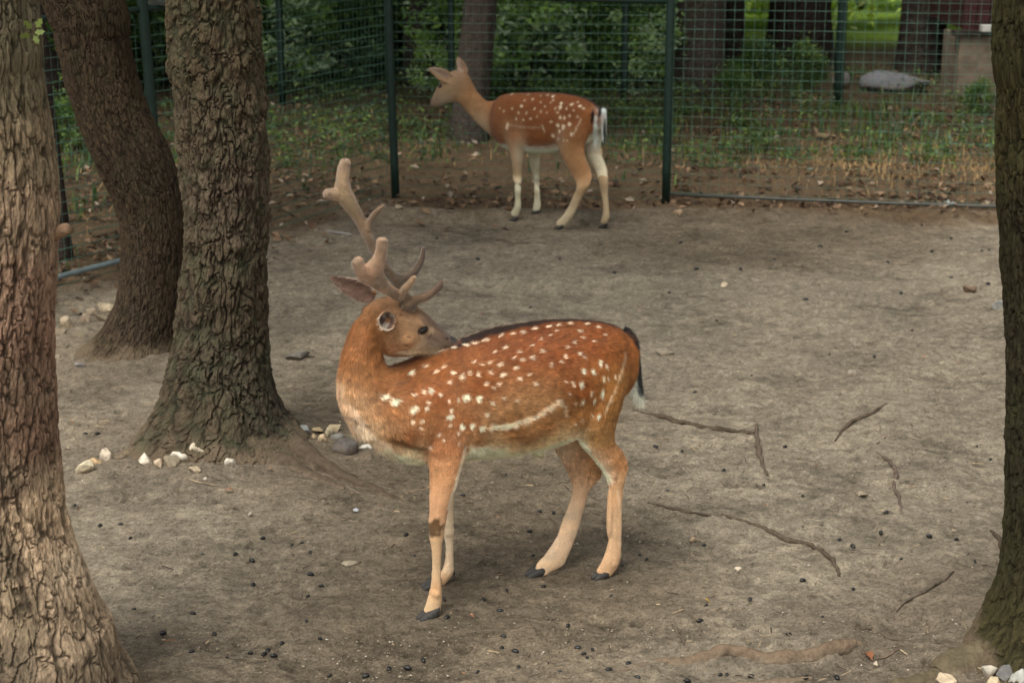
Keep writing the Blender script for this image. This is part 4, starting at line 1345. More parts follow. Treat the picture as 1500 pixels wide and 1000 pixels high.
def loft(mb, rings, sub=4, n=28, power=2.0, caps=True):
    R_ = np.array([np.concatenate([c, nn, es, [h, w_]]) for c, nn, es, h, w_ in rings])
    if caps:
        def cap(i, j):
            out = []
            dv = R_[i, :3] - R_[j, :3]; dv /= np.linalg.norm(dv)
            rr = min(R_[i, 9], R_[i, 10])
            for q in (.55, .85, .99):
                k = R_[i].copy(); k[:3] = k[:3] + dv * rr * q * .8
                f = math.sqrt(1 - q * q) ; k[9] *= f; k[10] *= f
                out.append(k)
            return out
        st_, en_ = cap(0, 1)[::-1], cap(-1, -2)
    Q = catmull(R_, sub)
    if caps: Q = np.vstack([st_, Q, en_])
    a = np.linspace(0, 2 * np.pi, n, endpoint=False)
    ca, sa = np.cos(a), np.sin(a)
    if power != 2.0:
        ca = np.sign(ca) * np.abs(ca) ** (2 / power); sa = np.sign(sa) * np.abs(sa) ** (2 / power)
    nn = Q[:, 3:6] / np.linalg.norm(Q[:, 3:6], axis=1)[:, None]
    V = Q[:, None, :3] + Q[:, 9][:, None, None] * ca[None, :, None] * nn[:, None] + Q[:, 10][:, None, None] * sa[None, :, None] * Q[:, None, 6:9]
    V = V.reshape(-1, 3)
    m = len(Q); F = grid_faces(m, n, True).tolist()
    F.append(list(range(n))[::-1]); F.append([i + (m - 1) * n for i in range(n)])
    mb.append((V, F))


def tube3(mb, pts, n=20, flat=1.0, side=None, sub=5):
    """pts: rows (x,y,z,r)."""
    P = np.array(pts, float)
    T = np.gradient(P[:, :3], axis=0); T /= np.linalg.norm(T, axis=1)[:, None]
    rings = []
    for p, t in zip(P, T):
        sd = side - (side @ t) * t; sd /= np.linalg.norm(sd)
        rings.append((p[:3], np.cross(t, sd), sd, p[3], p[3] * flat))
    loft(mb, rings, sub, n)


def ellipsoid(mb, c, r, axes=None):
    import bmesh
    bm = bmesh.new(); bmesh.ops.create_icosphere(bm, subdivisions=3, radius=1)
    V = np.array([v.co[:] for v in bm.verts]) * r
    if axes is not None: V = V @ np.array(axes)
    F = [[v.index for v in f.verts] for f in bm.faces]; bm.free()
    mb.append((V + np.array(c), F))


def ear_piece(mb, base, tip, wdir, ndir, wid, cup, thick=.0065):
    base, tip, wdir, ndir = map(lambda q: np.array(q, float), (base, tip, wdir, ndir))
    t = tip - base; L = np.linalg.norm(t); t /= L
    wdir = wdir - (wdir @ t) * t; wdir /= np.linalg.norm(wdir)
    n_ = np.cross(t, wdir); n_ = n_ if n_ @ ndir > 0 else -n_
    rows = []
    K = 16; M = 11
    for i in range(K):
        q = i / (K - 1)
        hw = wid * (math.sin(math.pi * min(1, (q * .93 + .07)) ** .75) ** .8) + .002
        row = []
        for j in range(M):
            x = -1 + 2 * j / (M - 1)
            row.append(base + t * L * q + wdir * hw * x - n_ * cup * (1 - q * .5) * (1 - x * x))
        rows.append(row)
    S = np.array(rows)
    top = S + n_ * thick / 2; bot = S - n_ * thick / 2
    V = np.concatenate([top.reshape(-1, 3), bot.reshape(-1, 3)])
    g = grid_faces(K, M); o = K * M
    F = g.tolist() + (g[:, ::-1] + o).tolist()
    bd = [i for i in range(M)] + [i * M + M - 1 for i in range(1, K)] + [(K - 1) * M + i for i in range(M - 2, -1, -1)] + [i * M for i in range(K - 2, 0, -1)]
    for a_, b_ in zip(bd, bd[1:] + bd[:1]): F.append([a_, a_ + o, b_ + o, b_])
    mb.append((V, F))


def remeshed(name, pieces, voxel, smooth_it=6, fac=.5):
    V = np.vstack([p[0] for p in pieces]); F = []; k = 0
    for v, f in pieces:
        F += [[i + k for i in q] for q in f]; k += len(v)
    me = bpy.data.meshes.new('tmp'); me.from_pydata(V.tolist(), [], F); me.update()
    import bmesh
    bm = bmesh.new(); bm.from_mesh(me)
    bmesh.ops.recalc_face_normals(bm, faces=bm.faces); bm.to_mesh(me); bm.free()
    o = bpy.data.objects.new('tmp', me); COL.objects.link(o)
    m = o.modifiers.new('r', 'REMESH'); m.mode = 'VOXEL'; m.voxel_size = voxel; m.use_smooth_shade = True
    m = o.modifiers.new('s', 'SMOOTH'); m.factor = fac; m.iterations = smooth_it
    dg = bpy.context.evaluated_depsgraph_get()
    dg.update()
    out = bpy.data.meshes.new_from_object(o.evaluated_get(dg), depsgraph=dg)
    out.name = name
    bpy.data.objects.remove(o); bpy.data.meshes.remove(me)
    out.polygons.foreach_set('use_smooth', np.full(len(out.polygons), True, dtype=bool))
    return out


def verts_of(me):
    V = np.empty(len(me.vertices) * 3, np.float32); me.vertices.foreach_get('co', V)
    Nn = np.empty(len(me.vertices) * 3, np.float32); me.vertices.foreach_get('normal', Nn)
    return V.reshape(-1, 3).astype(float), Nn.reshape(-1, 3).astype(float)


def piece_of(V, pieces):
    """Index of the loft each surface point came from."""
    from mathutils.kdtree import KDTree
    n = sum(len(p[0]) for p in pieces)
    kd = KDTree(n); ids = np.empty(n, int); k = 0
    for i, (pv, _) in enumerate(pieces):
        for q in pv:
            kd.insert(Vector(q), k); ids[k] = i; k += 1
    kd.balance()
    return np.array([ids[kd.find(Vector(q))[1]] for q in V])


def smooth_col(me, C, it):
    E = np.empty(len(me.edges) * 2, np.int32); me.edges.foreach_get('vertices', E); E = E.reshape(-1, 2)
    n = len(C); deg = np.bincount(E.ravel(), minlength=n)[:, None] + 1.0
    for _ in range(it):
        S = C.copy()
        for c in range(3):
            S[:, c] += np.bincount(E[:, 0], C[E[:, 1], c], n) + np.bincount(E[:, 1], C[E[:, 0], c], n)
        C = S / deg
    return C


def idw_groups(u, v, gid, ctrl, p=3.0, k=1.0):
    acc = np.zeros((len(u), 3)); ws = np.zeros(len(u))
    for (cu, cv, r_, g_, b_, grp) in ctrl:
        wt = ((u - cu) ** 2 + (v - cv) ** 2 + 60.0) ** (-p / 2) * np.where(gid == grp, 1.0, 1e-7)
        acc += wt[:, None] * lin((r_, g_, b_))[None] * k; ws += wt
    return acc / ws[:, None]


def fur_mesh(name, me, V, Nn, C, flow, count, length, width, seed, lift=.28):
    """Short strands (one triangle each) lying along the flow field."""
    r = np.random.RandomState(seed)
    me.calc_loop_triangles()
    T = np.empty(len(me.loop_triangles) * 3, np.int32); me.loop_triangles.foreach_get('vertices', T); T = T.reshape(-1, 3)
    a = np.linalg.norm(np.cross(V[T[:, 1]] - V[T[:, 0]], V[T[:, 2]] - V[T[:, 0]]), axis=1)
    k = r.choice(len(T), count, p=a / a.sum())
    b = r.rand(count, 2); s = b.sum(1) > 1; b[s] = 1 - b[s]
    wts = np.stack([1 - b.sum(1), b[:, 0], b[:, 1]], -1)
    P = (V[T[k]] * wts[..., None]).sum(1); n = (Nn[T[k]] * wts[..., None]).sum(1); c = (C[T[k]] * wts[..., None]).sum(1)
    n /= np.linalg.norm(n, axis=1)[:, None] + 1e-9
    d, ls = flow(P)
    d = d + .22 * r.randn(count, 3)
    # locks: neighbouring hairs lean the same way
    d += .30 * np.stack([vnoise(P[:, 0] * 55, P[:, 1] * 55, P[:, 2] * 55, 90 + q) for q in range(3)], -1)
    d -= (d * n).sum(1)[:, None] * n; d /= np.linalg.norm(d, axis=1)[:, None] + 1e-9
    L = length * ls * (.6 + .7 * r.rand(count))
    sd = np.cross(d, n)
    lf = lift * (.5 + r.rand(count))
    tip = P + d * L[:, None] + n * (L * lf)[:, None]
    W = width * (.7 + .6 * r.rand(count))[:, None]
    P0 = P - n * .001
    VV = np.stack([P0 - sd * W, P0 + sd * W, tip], 1).reshape(-1, 3)
    lock = 1 + .30 * vnoise(P[:, 0] * 90, P[:, 1] * 70, P[:, 2] * 70, 95)
    lock = lock * (1 + .22 * vnoise(P[:, 0] * 45, P[:, 1] * 45, P[:, 2] * 190, 97))
    c = c * ((.58 + .84 * r.rand(count)) * lock)[:, None]
    CC = np.repeat(c, 3, 0); CC[2::3] *= 1.2
    return mesh_np(name, VV, np.arange(3 * count).reshape(-1, 3), col=CC, smooth=False)


def hoof(parent, fr, u, v, s, L, yaw=0.0, pitch=.0, sink=.0, hgt=None, dew=True):
    """Two claws; (u, v) is the middle of the sole."""
    c = fr.P(u, v, s); c[2] = ground_z(c[0], c[1]) + sink
    f = fr.ef * math.cos(yaw) + fr.es * math.sin(yaw); sd = np.cross([0, 0, 1.0], f)
    up = np.array([0, 0, 1.0]); hgt = hgt or L * .62
    f2 = f * math.cos(pitch) - up * math.sin(pitch); up2 = up * math.cos(pitch) + f * math.sin(pitch)
    mb = MB(); n = 14
    for sg in (-1, 1):
        rows = []
        for q in np.linspace(0, 1, 9):
            wq = L * .215 * (1 - .62 * max(0, q - .5) / .5 * q) * (.8 + .2 * min(1, q * 5))
            hq = hgt * (1 - .62 * q ** 1.6)
            cx = (q - .42) * L
            a = np.linspace(0, 2 * np.pi, n, endpoint=False)
            yy_ = np.cos(a) * wq + sg * (L * .205 - L * .05 * q)
            zz = np.clip(np.sin(a) * .62 + .5, 0, 1) * hq
            xx = cx - zz * .35
            rows.append(c + f2 * xx[:, None] + sd * yy_[:, None] + up2 * zz[:, None])
        V = np.vstack(rows); k = len(V)
        V = np.vstack([V, rows[0].mean(0), rows[-1].mean(0)])
        F = grid_faces(9, n, True); i = np.arange(n); j = (i + 1) % n
        F = np.vstack([F, np.stack([j, i, i * 0 + k, i * 0 + k], -1), np.stack([i + 8 * n, j + 8 * n, i * 0 + k + 1, i * 0 + k + 1], -1)])
        mb.add(V, F)
    return link('hoof', mb.mesh('hoof'), M_HOOF, parent)


def spots_color(V, C, Nn, pts, col, bvh, es, O, jitter=0):
    """Pale coat spots: pts rows (u, v, rx, rz) in metres, found on the flank and mirrored to the other side."""
    for (u, v, ra, rb, st_) in pts:
        d = ray(u, v); hit = bvh.ray_cast(Vector(CAMP), Vector(d))
        if hit[0] is None: continue
        p = np.array(hit[0])
        for q in (p, p - 2 * ((p - O) @ es) * es):
            dv = V - q
            m = np.abs(dv[:, 0]) + np.abs(dv[:, 2]) < .12
            dd = dv[m]
            up = dd[:, 2]; al = dd - up[:, None] * [0, 0, 1]
            al = np.linalg.norm(al, axis=1)
            nz = .45 * vnoise(V[m][:, 0] * 110, V[m][:, 1] * 110, V[m][:, 2] * 110, 7) + .3 * vnoise(V[m][:, 0] * 260, V[m][:, 1] * 260, V[m][:, 2] * 260, 8)
            e = np.sqrt((al / ra) ** 2 + (up / rb) ** 2) + nz
            k = (1 - sstep(.65, 1.25, e)) * st_
            C[m] += (col - C[m]) * k[:, None]
    return C


def seg_flow(segs):
    """segs rows: start point, end point, radius weight, hair length scale; hair points from start to end."""
    A_ = np.array([s[0] for s in segs]); B_ = np.array([s[1] for s in segs]); LS = np.array([s[2] for s in segs])
    def f(P):
        acc = np.zeros_like(P); ws = np.zeros(len(P)); ll = np.zeros(len(P))
        for a, b, l in zip(A_, B_, LS):
            ab = b - a; t = np.clip(((P - a) @ ab) / (ab @ ab), 0, 1)
            d2 = ((P - a - t[:, None] * ab) ** 2).sum(1) + 1e-4
            wt = d2 ** -2.5
            acc += wt[:, None] * ab / np.linalg.norm(ab); ws += wt; ll += wt * l
        return acc / ws[:, None], ll / ws
    return f


# ================================================================ the buck
FB = Frame((-.043, 5.42), (-.917, -.398))
buck = empty('fallow_buck', (-.043, 5.42, 0), 'spotted fallow buck with velvet antlers standing in front and turning its head over its back', 'deer')
s_nf, s_ff = FB.s_ground(628, 903), FB.s_ground(632, 858)
s_nh, s_fh = FB.s_ground(882, 845), FB.s_ground(786, 842)
pcs = []
def LB(rows, fr=FB, **k):
    rr_ = [ring_from_edges(fr, r_) for r_ in rows]
    rr_ = [(c, n_, e_, h * (.94 if c[2] < .36 else 1), w_ * (.88 if c[2] < .36 else 1)) for c, n_, e_, h, w_ in rr_]
    loft(pcs, rr_, **k)

# trunk of the body
LB([((512, 572), (528, 628), .07, 0), ((535, 552), (545, 655), .105, 0), ((562, 540), (566, 669), .125, 0), ((600, 527), (600, 680), .138, 0),
    ((640, 510), (640, 677), .148, 0), ((680, 495), (680, 673), .158, 0), ((720, 482), (720, 670), .165, 0), ((760, 474), (760, 665), .165, 0),
    ((800, 468), (798, 656), .158, 0), ((840, 467), (832, 645), .148, 0), ((875, 470), (862, 628), .132, 0), ((898, 475), (886, 610), .108, 0), ((911, 483), (901, 588), .085, 0)], sub=4, n=40)
# neck and head
LB([((520, 640), (625, 560), .105, 0), ((499, 598), (600, 548), .090, 0), ((495, 565), (580, 540), .074, 0), ((497, 538), (566, 533), .064, .0), ((503, 510), (562, 518), .058, .0),
    ((513, 484), (568, 505), .054, .0), ((528, 461), (582, 500), .052, 0), ((542, 443), (596, 480), .048, 0)], sub=5, n=36)
LB([((541, 446), (556, 506), .045, 0), ((556, 437), (566, 520), .058, 0), ((578, 434), (583, 522), .066, 0), ((600, 441), (600, 521), .065, 0), ((618, 452), (616, 519), .056, -.002),
    ((634, 467), (631, 517), .043, -.006), ((648, 481), (643, 514), .035, -.01), ((659, 490), (654, 511), .031, -.014), ((667, 495), (662, 507), .024, -.018)], sub=5, n=36)
# brow ridge and cheek
sy = FB.es
ellipsoid(pcs, FB.P(614, 474, .055), [.026, .013, .013], [[.75, 0, -.55], [0, 1, 0], [.55, 0, .75]])
ellipsoid(pcs, FB.P(614, 474, -.055), [.026, .013, .013], [[.75, 0, -.55], [0, 1, 0], [.55, 0, .75]])
ellipsoid(pcs, FB.P(590, 497, .040), [.04, .03, .035])
# tail
LB([((914, 480), (927, 486), .020, 0), ((920, 498), (935, 500), .022, 0), ((920, 520), (937, 521), .022, .0), ((916, 545), (939, 546), .022, .005), ((914, 562), (941, 563), .020, .008), ((917, 576), (942, 577), .015, .01), ((928, 589), (942, 589), .006, .01)], n=16)
# near fore leg
LB([((600, 575), (688, 575), .040, .085), ((607, 612), (690, 615), .045, .095), ((617, 645), (686, 648), .044, .10), ((627, 678), (678, 680), .038, .105), ((629, 712), (668, 716), .030, .11),
    ((628, 745), (657, 750), .026, .113), ((626, 768), (653, 772), .027, .115), ((628, 786), (651, 788), .023, .115), ((631, 802), (648, 804), .018, .115), ((632, 830), (647, 832), .016, .115),
    ((630, 855), (648, 857), .018, .115), ((627, 870), (649, 873), .022, s_nf), ((622, 884), (647, 890), .021, s_nf), ((619, 893), (645, 899), .020, s_nf)], n=24)
# far fore leg
LB([((630, 600), (675, 600), .04, -.08), ((642, 650), (676, 652), .036, -.095), ((650, 690), (672, 692), .026, -.105), ((651, 725), (666, 727), .020, -.11), ((649, 765), (665, 766), .022, -.115), ((650, 785), (665, 786), .019, -.118),
    ((652, 803), (665, 804), .0155, s_ff), ((651, 820), (665, 822), .017, s_ff), ((648, 832), (665, 837), .019, s_ff), ((640, 842), (657, 851), .018, s_ff), ((634, 847), (649, 858), .017, s_ff)], n=22)
# near hind leg
LB([((850, 500), (918, 520), .060, .050), ((838, 545), (918, 560), .076, .060), ((833, 585), (909, 600), .070, .070), ((836, 622), (901, 630), .052, .070), ((848, 648), (903, 648), .040, .066), ((866, 670), (912, 660), .031, .06),
    ((880, 688), (918, 674), .026, .055), ((889, 704), (917, 692), .023, .052), ((893, 722), (914, 716), .019, s_nh), ((894, 745), (912, 745), .0165, s_nh), ((892, 780), (911, 781), .0155, s_nh),
    ((888, 802), (911, 804), .018, s_nh), ((884, 813), (910, 818), .021, s_nh), ((879, 824), (905, 831), .020, s_nh), ((873, 834), (896, 844), .019, s_nh)], n=26)
# far hind leg
LB([((792, 560), (870, 570), .06, -.05), ((798, 612), (868, 610), .052, -.055), ((806, 645), (868, 645), .042, -.058), ((818, 668), (872, 660), .034, -.06), ((830, 690), (879, 678), .028, -.058), ((836, 708), (878, 697), .025, -.056),
    ((837, 724), (864, 720), .020, s_fh), ((829, 745), (855, 750), .018, s_fh), ((821, 766), (848, 774), .018, s_fh), ((813, 788), (840, 798), .019, s_fh), ((801, 806), (833, 816), .022, s_fh), ((795, 814), (827, 827), .022, s_fh), ((787, 823), (809, 838), .020, s_fh), ((784, 829), (800, 845), .019, s_fh)], n=26)
# sheath
LB([((780, 650), (782, 668), .014, 0), ((788, 656), (790, 672), .010, 0)], n=12)
# joints: knees, hock points, fetlocks
for (uu, vv, ss, rr) in ((639, 774, .115, (.024, .027, .034)), (637, 868, s_nf, (.021, .023, .022)), (657, 776, -.117, (.019, .022, .030)), (911, 684, .052, (.020, .018, .030)), (898, 822, s_nh, (.020, .020, .020)),
                        (873, 693, -.056, (.020, .018, .028)), (818, 815, s_fh, (.022, .021, .020)), (893, 752, s_nh, (.010, .014, .10))):
    ellipsoid(pcs, FB.P(uu, vv, ss), list(rr), [[FB.ef[0], FB.ef[1], 0], [FB.es[0], FB.es[1], 0], [0, 0, 1]])
# far ear: a leaf turned back; near ear: cup open to the viewer
ear_piece(pcs, FB.P(550, 437, -.045), FB.P(485, 405, -.075), FB.P(550, 437) - FB.P(556, 420), -CF, .030, .012)
cn = FB.P(569, 469, .064)
ax = FB.es * .86 + np.array([0, 0, .22]) + FB.ef * .35; ax /= np.linalg.norm(ax)
ua = np.cross(ax, [0, 0, 1.0]); ua /= np.linalg.norm(ua); va = np.cross(ua, ax)
cup = []
th = np.linspace(0, 2 * np.pi, 28, endpoint=False)
prof = [(-.012, .014), (.0, .020), (.018, .028), (.034, .032), (.046, .031), (.0465, .0275), (.036, .0265), (.022, .021), (.008, .012), (.004, .003)]
for d_, r0 in prof:
    sk = 1 + .10 * np.cos(th * 1 + .6)
    cup.append(cn + ax * (d_ + .010 * np.cos(th + .8)[:, None] * (d_ / .05)) + r0 * (np.cos(th) * sk)[:, None] * ua * .88 + r0 * np.sin(th)[:, None] * va * 1.05)
cv = np.vstack(cup); F_ = grid_faces(len(prof), 28, True).tolist(); F_.append(list(range(28))[::-1]); F_.append([i + (len(prof) - 1) * 28 for i in range(28)])
pcs.append((cv, F_))

body = remeshed('body', pcs, .0040, 5, .5)
V, Nn = verts_of(body)
# muscles and folds worked into the surface: shoulder blade, ribs, flank hollow, throat folds
fz = (V - FB.O) @ FB.ef; sz_ = (V - FB.O) @ FB.es
u, v = proj(V)
def groove(cu, cv_, ru, rv, dep, ang=0.0):
    ca, sa = math.cos(ang), math.sin(ang)
    du, dv = u - cu, v - cv_
    a_, b_ = du * ca + dv * sa, -du * sa + dv * ca
    return dep * np.exp(-(a_ / ru) ** 2 - (b_ / rv) ** 2)
dsp = groove(655, 585, 55, 12, -.006, 1.1) + groove(620, 600, 30, 45, .008) + groove(840, 610, 40, 16, -.012, -.5) + groove(775, 575, 70, 40, .004) \
    + groove(700, 640, 60, 14, .003) + groove(575, 600, 10, 45, -.006, -.4) + groove(880, 540, 30, 40, .005) + groove(600, 657, 40, 6, -.008, .35) \
    + groove(900, 655, 5, 30, -.003, .4) + groove(555, 505, 6, 22, -.004, .5) + groove(820, 490, 60, 10, .002) \
    + groove(905, 760, 3, 34, -.0015) + groove(641, 830, 3, 26, -.0012) + groove(640, 735, 3, 25, -.003, .1) + groove(838, 745, 3.5, 30, -.002, .35) + groove(905, 700, 3, 14, -.004, .2) \
    + groove(865, 700, 3, 14, -.004, .3) + groove(590, 508, 16, 3, -.003, -.1) + groove(604, 468, 10, 3, -.002, .5) + groove(632, 497, 12, 3, -.0025, .45)
dsp = dsp * (np.abs(Nn @ FB.es) > .1)
dsp = dsp + .0016 * fbm(V[:, 0] * 22, V[:, 1] * 22, V[:, 2] * 22, 9, 3)
V2 = V + Nn * dsp[:, None]
body.vertices.foreach_set('co', V2.astype(np.float32).ravel()); body.update()
V, Nn = verts_of(body)
u, v = proj(V)
# groups: 0 body, 1 neck, 2 head, 3 tail, 4 near fore, 5 far fore, 6 near hind, 7 far hind
GRP = np.array([0, 1, 2, 2, 2, 2, 3, 4, 5, 6, 7, 0, 4, 4, 5, 6, 6, 7, 7, 6, 2, 2])
gid = GRP[piece_of(V, pcs)]
bc = [(700, 560, 160, 86, 40, 0), (640, 545, 166, 94, 48, 0), (760, 520, 156, 82, 38, 0), (820, 520, 152, 78, 35, 0), (870, 500, 148, 75, 33, 0), (850, 570, 150, 78, 35, 0), (900, 520, 158, 86, 40, 0), (905, 560, 184, 116, 60, 0),
    (620, 600, 172, 100, 54, 0), (680, 620, 174, 104, 60, 0), (750, 630, 186, 120, 72, 0), (800, 625, 190, 124, 76, 0), (840, 610, 184, 118, 68, 0), (870, 610, 186, 122, 68, 0),
    (525, 580, 200, 140, 96, 0), (540, 640, 222, 182, 146, 0), (560, 645, 204, 150, 110, 0), (590, 674, 230, 212, 176, 0), (560, 666, 232, 210, 176, 0), (610, 679, 224, 200, 160, 0), (575, 600, 184, 116, 70, 0),
    (575, 640, 188, 124, 80, 0), (600, 640, 172, 100, 58, 0), (640, 640, 180, 112, 68, 0), (690, 670, 232, 214, 178, 0), (720, 670, 226, 200, 160, 0), (700, 650, 186, 120, 74, 0), (760, 664, 216, 178, 134, 0), (810, 654, 226, 200, 154, 0), (770, 645, 190, 126, 80, 0), (835, 650, 226, 196, 158, 0),
    (600, 560, 168, 98, 54, 0), (560, 560, 176, 108, 66, 0), (640, 580, 166, 92, 48, 0), (600, 535, 150, 88, 50, 0), (720, 495, 148, 78, 38, 0), (780, 480, 140, 70, 34, 0), (660, 505, 140, 76, 40, 0),
    (530, 545, 184, 118, 72, 1), (505, 575, 206, 148, 106, 1), (512, 600, 216, 168, 132, 1), (525, 625, 224, 182, 146, 1), (575, 600, 180, 112, 66, 1), (510, 520, 184, 114, 68, 1), (545, 520, 172, 106, 64, 1), (530, 490, 172, 104, 60, 1), (560, 495, 166, 104, 62, 1), (550, 462, 156, 100, 60, 1), (560, 560, 172, 106, 62, 1), (540, 640, 226, 188, 152, 1), (600, 570, 168, 98, 54, 1),
    (600, 500, 180, 130, 86, 2), (592, 475, 162, 118, 80, 2), (610, 462, 146, 106, 72, 2), (640, 490, 134, 102, 76, 2), (655, 498, 108, 82, 64, 2), (667, 498, 40, 36, 34, 2), (655, 488, 98, 74, 56, 2), (628, 465, 116, 86, 60, 2), (600, 445, 136, 98, 68, 2), (575, 440, 154, 110, 74, 2), (580, 510, 184, 130, 88, 2), (610, 517, 206, 180, 144, 2), (640, 515, 196, 172, 140, 2), (555, 480, 170, 114, 70, 2),
    (928, 500, 60, 40, 30, 3), (930, 560, 230, 226, 204, 3),
    (640, 600, 166, 94, 50, 4), (650, 650, 184, 116, 70, 4), (650, 690, 206, 144, 94, 4), (648, 740, 208, 150, 104, 4), (640, 800, 216, 170, 122, 4), (640, 840, 218, 174, 128, 4), (636, 888, 228, 184, 136, 4), (638, 864, 202, 150, 102, 4),
    (660, 700, 224, 196, 160, 5), (658, 790, 226, 202, 170, 5), (658, 830, 214, 176, 136, 5), (645, 850, 210, 160, 112, 5), (650, 620, 200, 160, 120, 5),
    (880, 520, 150, 80, 36, 6), (860, 560, 150, 80, 36, 6), (905, 560, 184, 118, 62, 6), (870, 600, 176, 108, 56, 6), (908, 600, 192, 128, 70, 6), (870, 640, 194, 132, 78, 6), (900, 650, 200, 138, 84, 6), (848, 650, 228, 204, 168, 6), (875, 690, 226, 196, 158, 6), (908, 675, 198, 134, 80, 6),
    (905, 720, 214, 160, 110, 6), (902, 770, 218, 170, 124, 6), (898, 810, 214, 166, 120, 6), (885, 838, 212, 162, 116, 6),
    (830, 620, 204, 168, 130, 7), (815, 665, 212, 176, 138, 7), (845, 680, 190, 142, 102, 7), (870, 685, 196, 142, 92, 7), (850, 720, 212, 168, 126, 7), (835, 760, 220, 182, 142, 7), (818, 800, 222, 186, 148, 7), (798, 830, 222, 186, 144, 7)]
C = idw_groups(u, v, gid, bc, 3.2, .92)
C = smooth_col(body, C, 18)
mott = fbm(V[:, 0] * 16, V[:, 1] * 16, V[:, 2] * 24, 61, 4)
C = C * (1 + .13 * mott)[:, None]
fz = (V - FB.O) @ FB.ef; sz_ = (V - FB.O) @ FB.es; zz = V[:, 2]
torso = (u > 600) & (zz > .52)
nz1 = fbm(V[:, 0] * 40, V[:, 1] * 40, V[:, 2] * 40, 31, 3)
def toward(col, k, sel=None):
    global C
    c = lin(col)[None] * .92
    kk = k if sel is None else k * sel
    C = C + (c - C) * kk[:, None]
# underside and inner legs cream, both sides
under = sstep(.45, .85, -Nn[:, 2]) * (zz > .42) * (u > 655) * (u < 880) * (v > 600)
toward((236, 220, 184), under * .85)
inner = sstep(.15, .6, np.where(sz_ > 0, -1, 1) * (Nn @ FB.es)) * (zz < .50) * (zz > .05)
toward((232, 206, 168), inner * np.where(gid == 7, .0, .6))
# far side of everything not seen keeps the same colours; black line along the spine, then down the tail
ridge = np.clip(1 - np.abs(sz_ + .004) / (.026 + .022 * sstep(840, 700, u) + .010 * nz1), 0, 1) * sstep(.0, .35, Nn[:, 2]) * (zz > .6) * (gid != 2) * sstep(650, 672, u)
ridge2 = np.clip(1 - np.abs(sz_) / .10, 0, 1) * sstep(.1, .5, Nn[:, 2]) * (zz > .6) * (u > 670) * (u < 900)
toward((92, 46, 24), ridge2 * .5)
toward((38, 24, 18), np.clip(ridge * 2.2, 0, .94))
tl = (gid == 3) | (u > 926)
toward((236, 232, 212), sstep(538, 552, v + 4 * nz1) * (1 - sstep(930.5, 934, u + .8 * nz1 - (v - 555) * .06)), gid == 3)
blk = sstep(928, 932, u + 1.2 * nz1 - (v - 520) * .05) * sstep(484, 492, v) * (1 - sstep(571, 579, v))
blk = np.maximum(blk, sstep(495, 505, v) * (1 - sstep(528, 545, v + 4 * nz1)) * sstep(921, 926, u))
toward((24, 18, 17), np.clip(blk, 0, .96), gid == 3)
blk2 = np.exp(-((u - 918 - (v - 482) * .62) / 3.6) ** 2) * sstep(474, 480, v) * (v < 506) * (u > 902)
toward((24, 18, 17), np.clip(blk2 * 1.3, 0, .95))
toward((236, 232, 210), sstep(574, 582, v) * (v < 600), gid == 3)


def stroke(poly, rad, col, st_, sel=None, rag=.5):
    """Soft ragged marking along a polyline on the flank."""
    P = np.array(poly, float); d = np.full(len(u), 1e9)
    for a_, b_ in zip(P[:-1], P[1:]):
        ab = b_ - a_; t = np.clip(((u - a_[0]) * ab[0] + (v - a_[1]) * ab[1]) / (ab @ ab), 0, 1)
        d = np.minimum(d, np.hypot(u - a_[0] - t * ab[0], v - a_[1] - t * ab[1]))
    toward(col, (1 - sstep(.5, 1.25, d / rad + rag * nz1)) * st_, sel)


WH = (244, 230, 200)
nb = (gid <= 1) & (sz_ > -.05)
stroke([(678, 664), (700, 665), (730, 667)], 14, WH, .96, nb, .35)
stroke([(730, 672), (765, 668), (800, 660), (832, 646)], 7.5, WH, .92, nb, .35)
stroke([(566, 662), (590, 674), (618, 680)], 9, WH, .95, nb, .35)
stroke([(516, 610), (532, 632), (552, 652), (570, 664)], 11, (240, 214, 184), .75, nb, .45)
stroke([(497, 565), (504, 590), (516, 610)], 9, (230, 194, 160), .65, nb, .45)
stroke([(834, 632), (850, 652), (872, 678), (888, 702)], 8, WH, .92, gid == 6, .35)
stroke([(681, 660), (674, 690), (666, 716), (657, 745)], 3.2, WH, .7, gid == 4, .3)
stroke([(905, 720), (912, 760), (908, 800)], 3, (236, 200, 160), .4, gid == 6, .3)

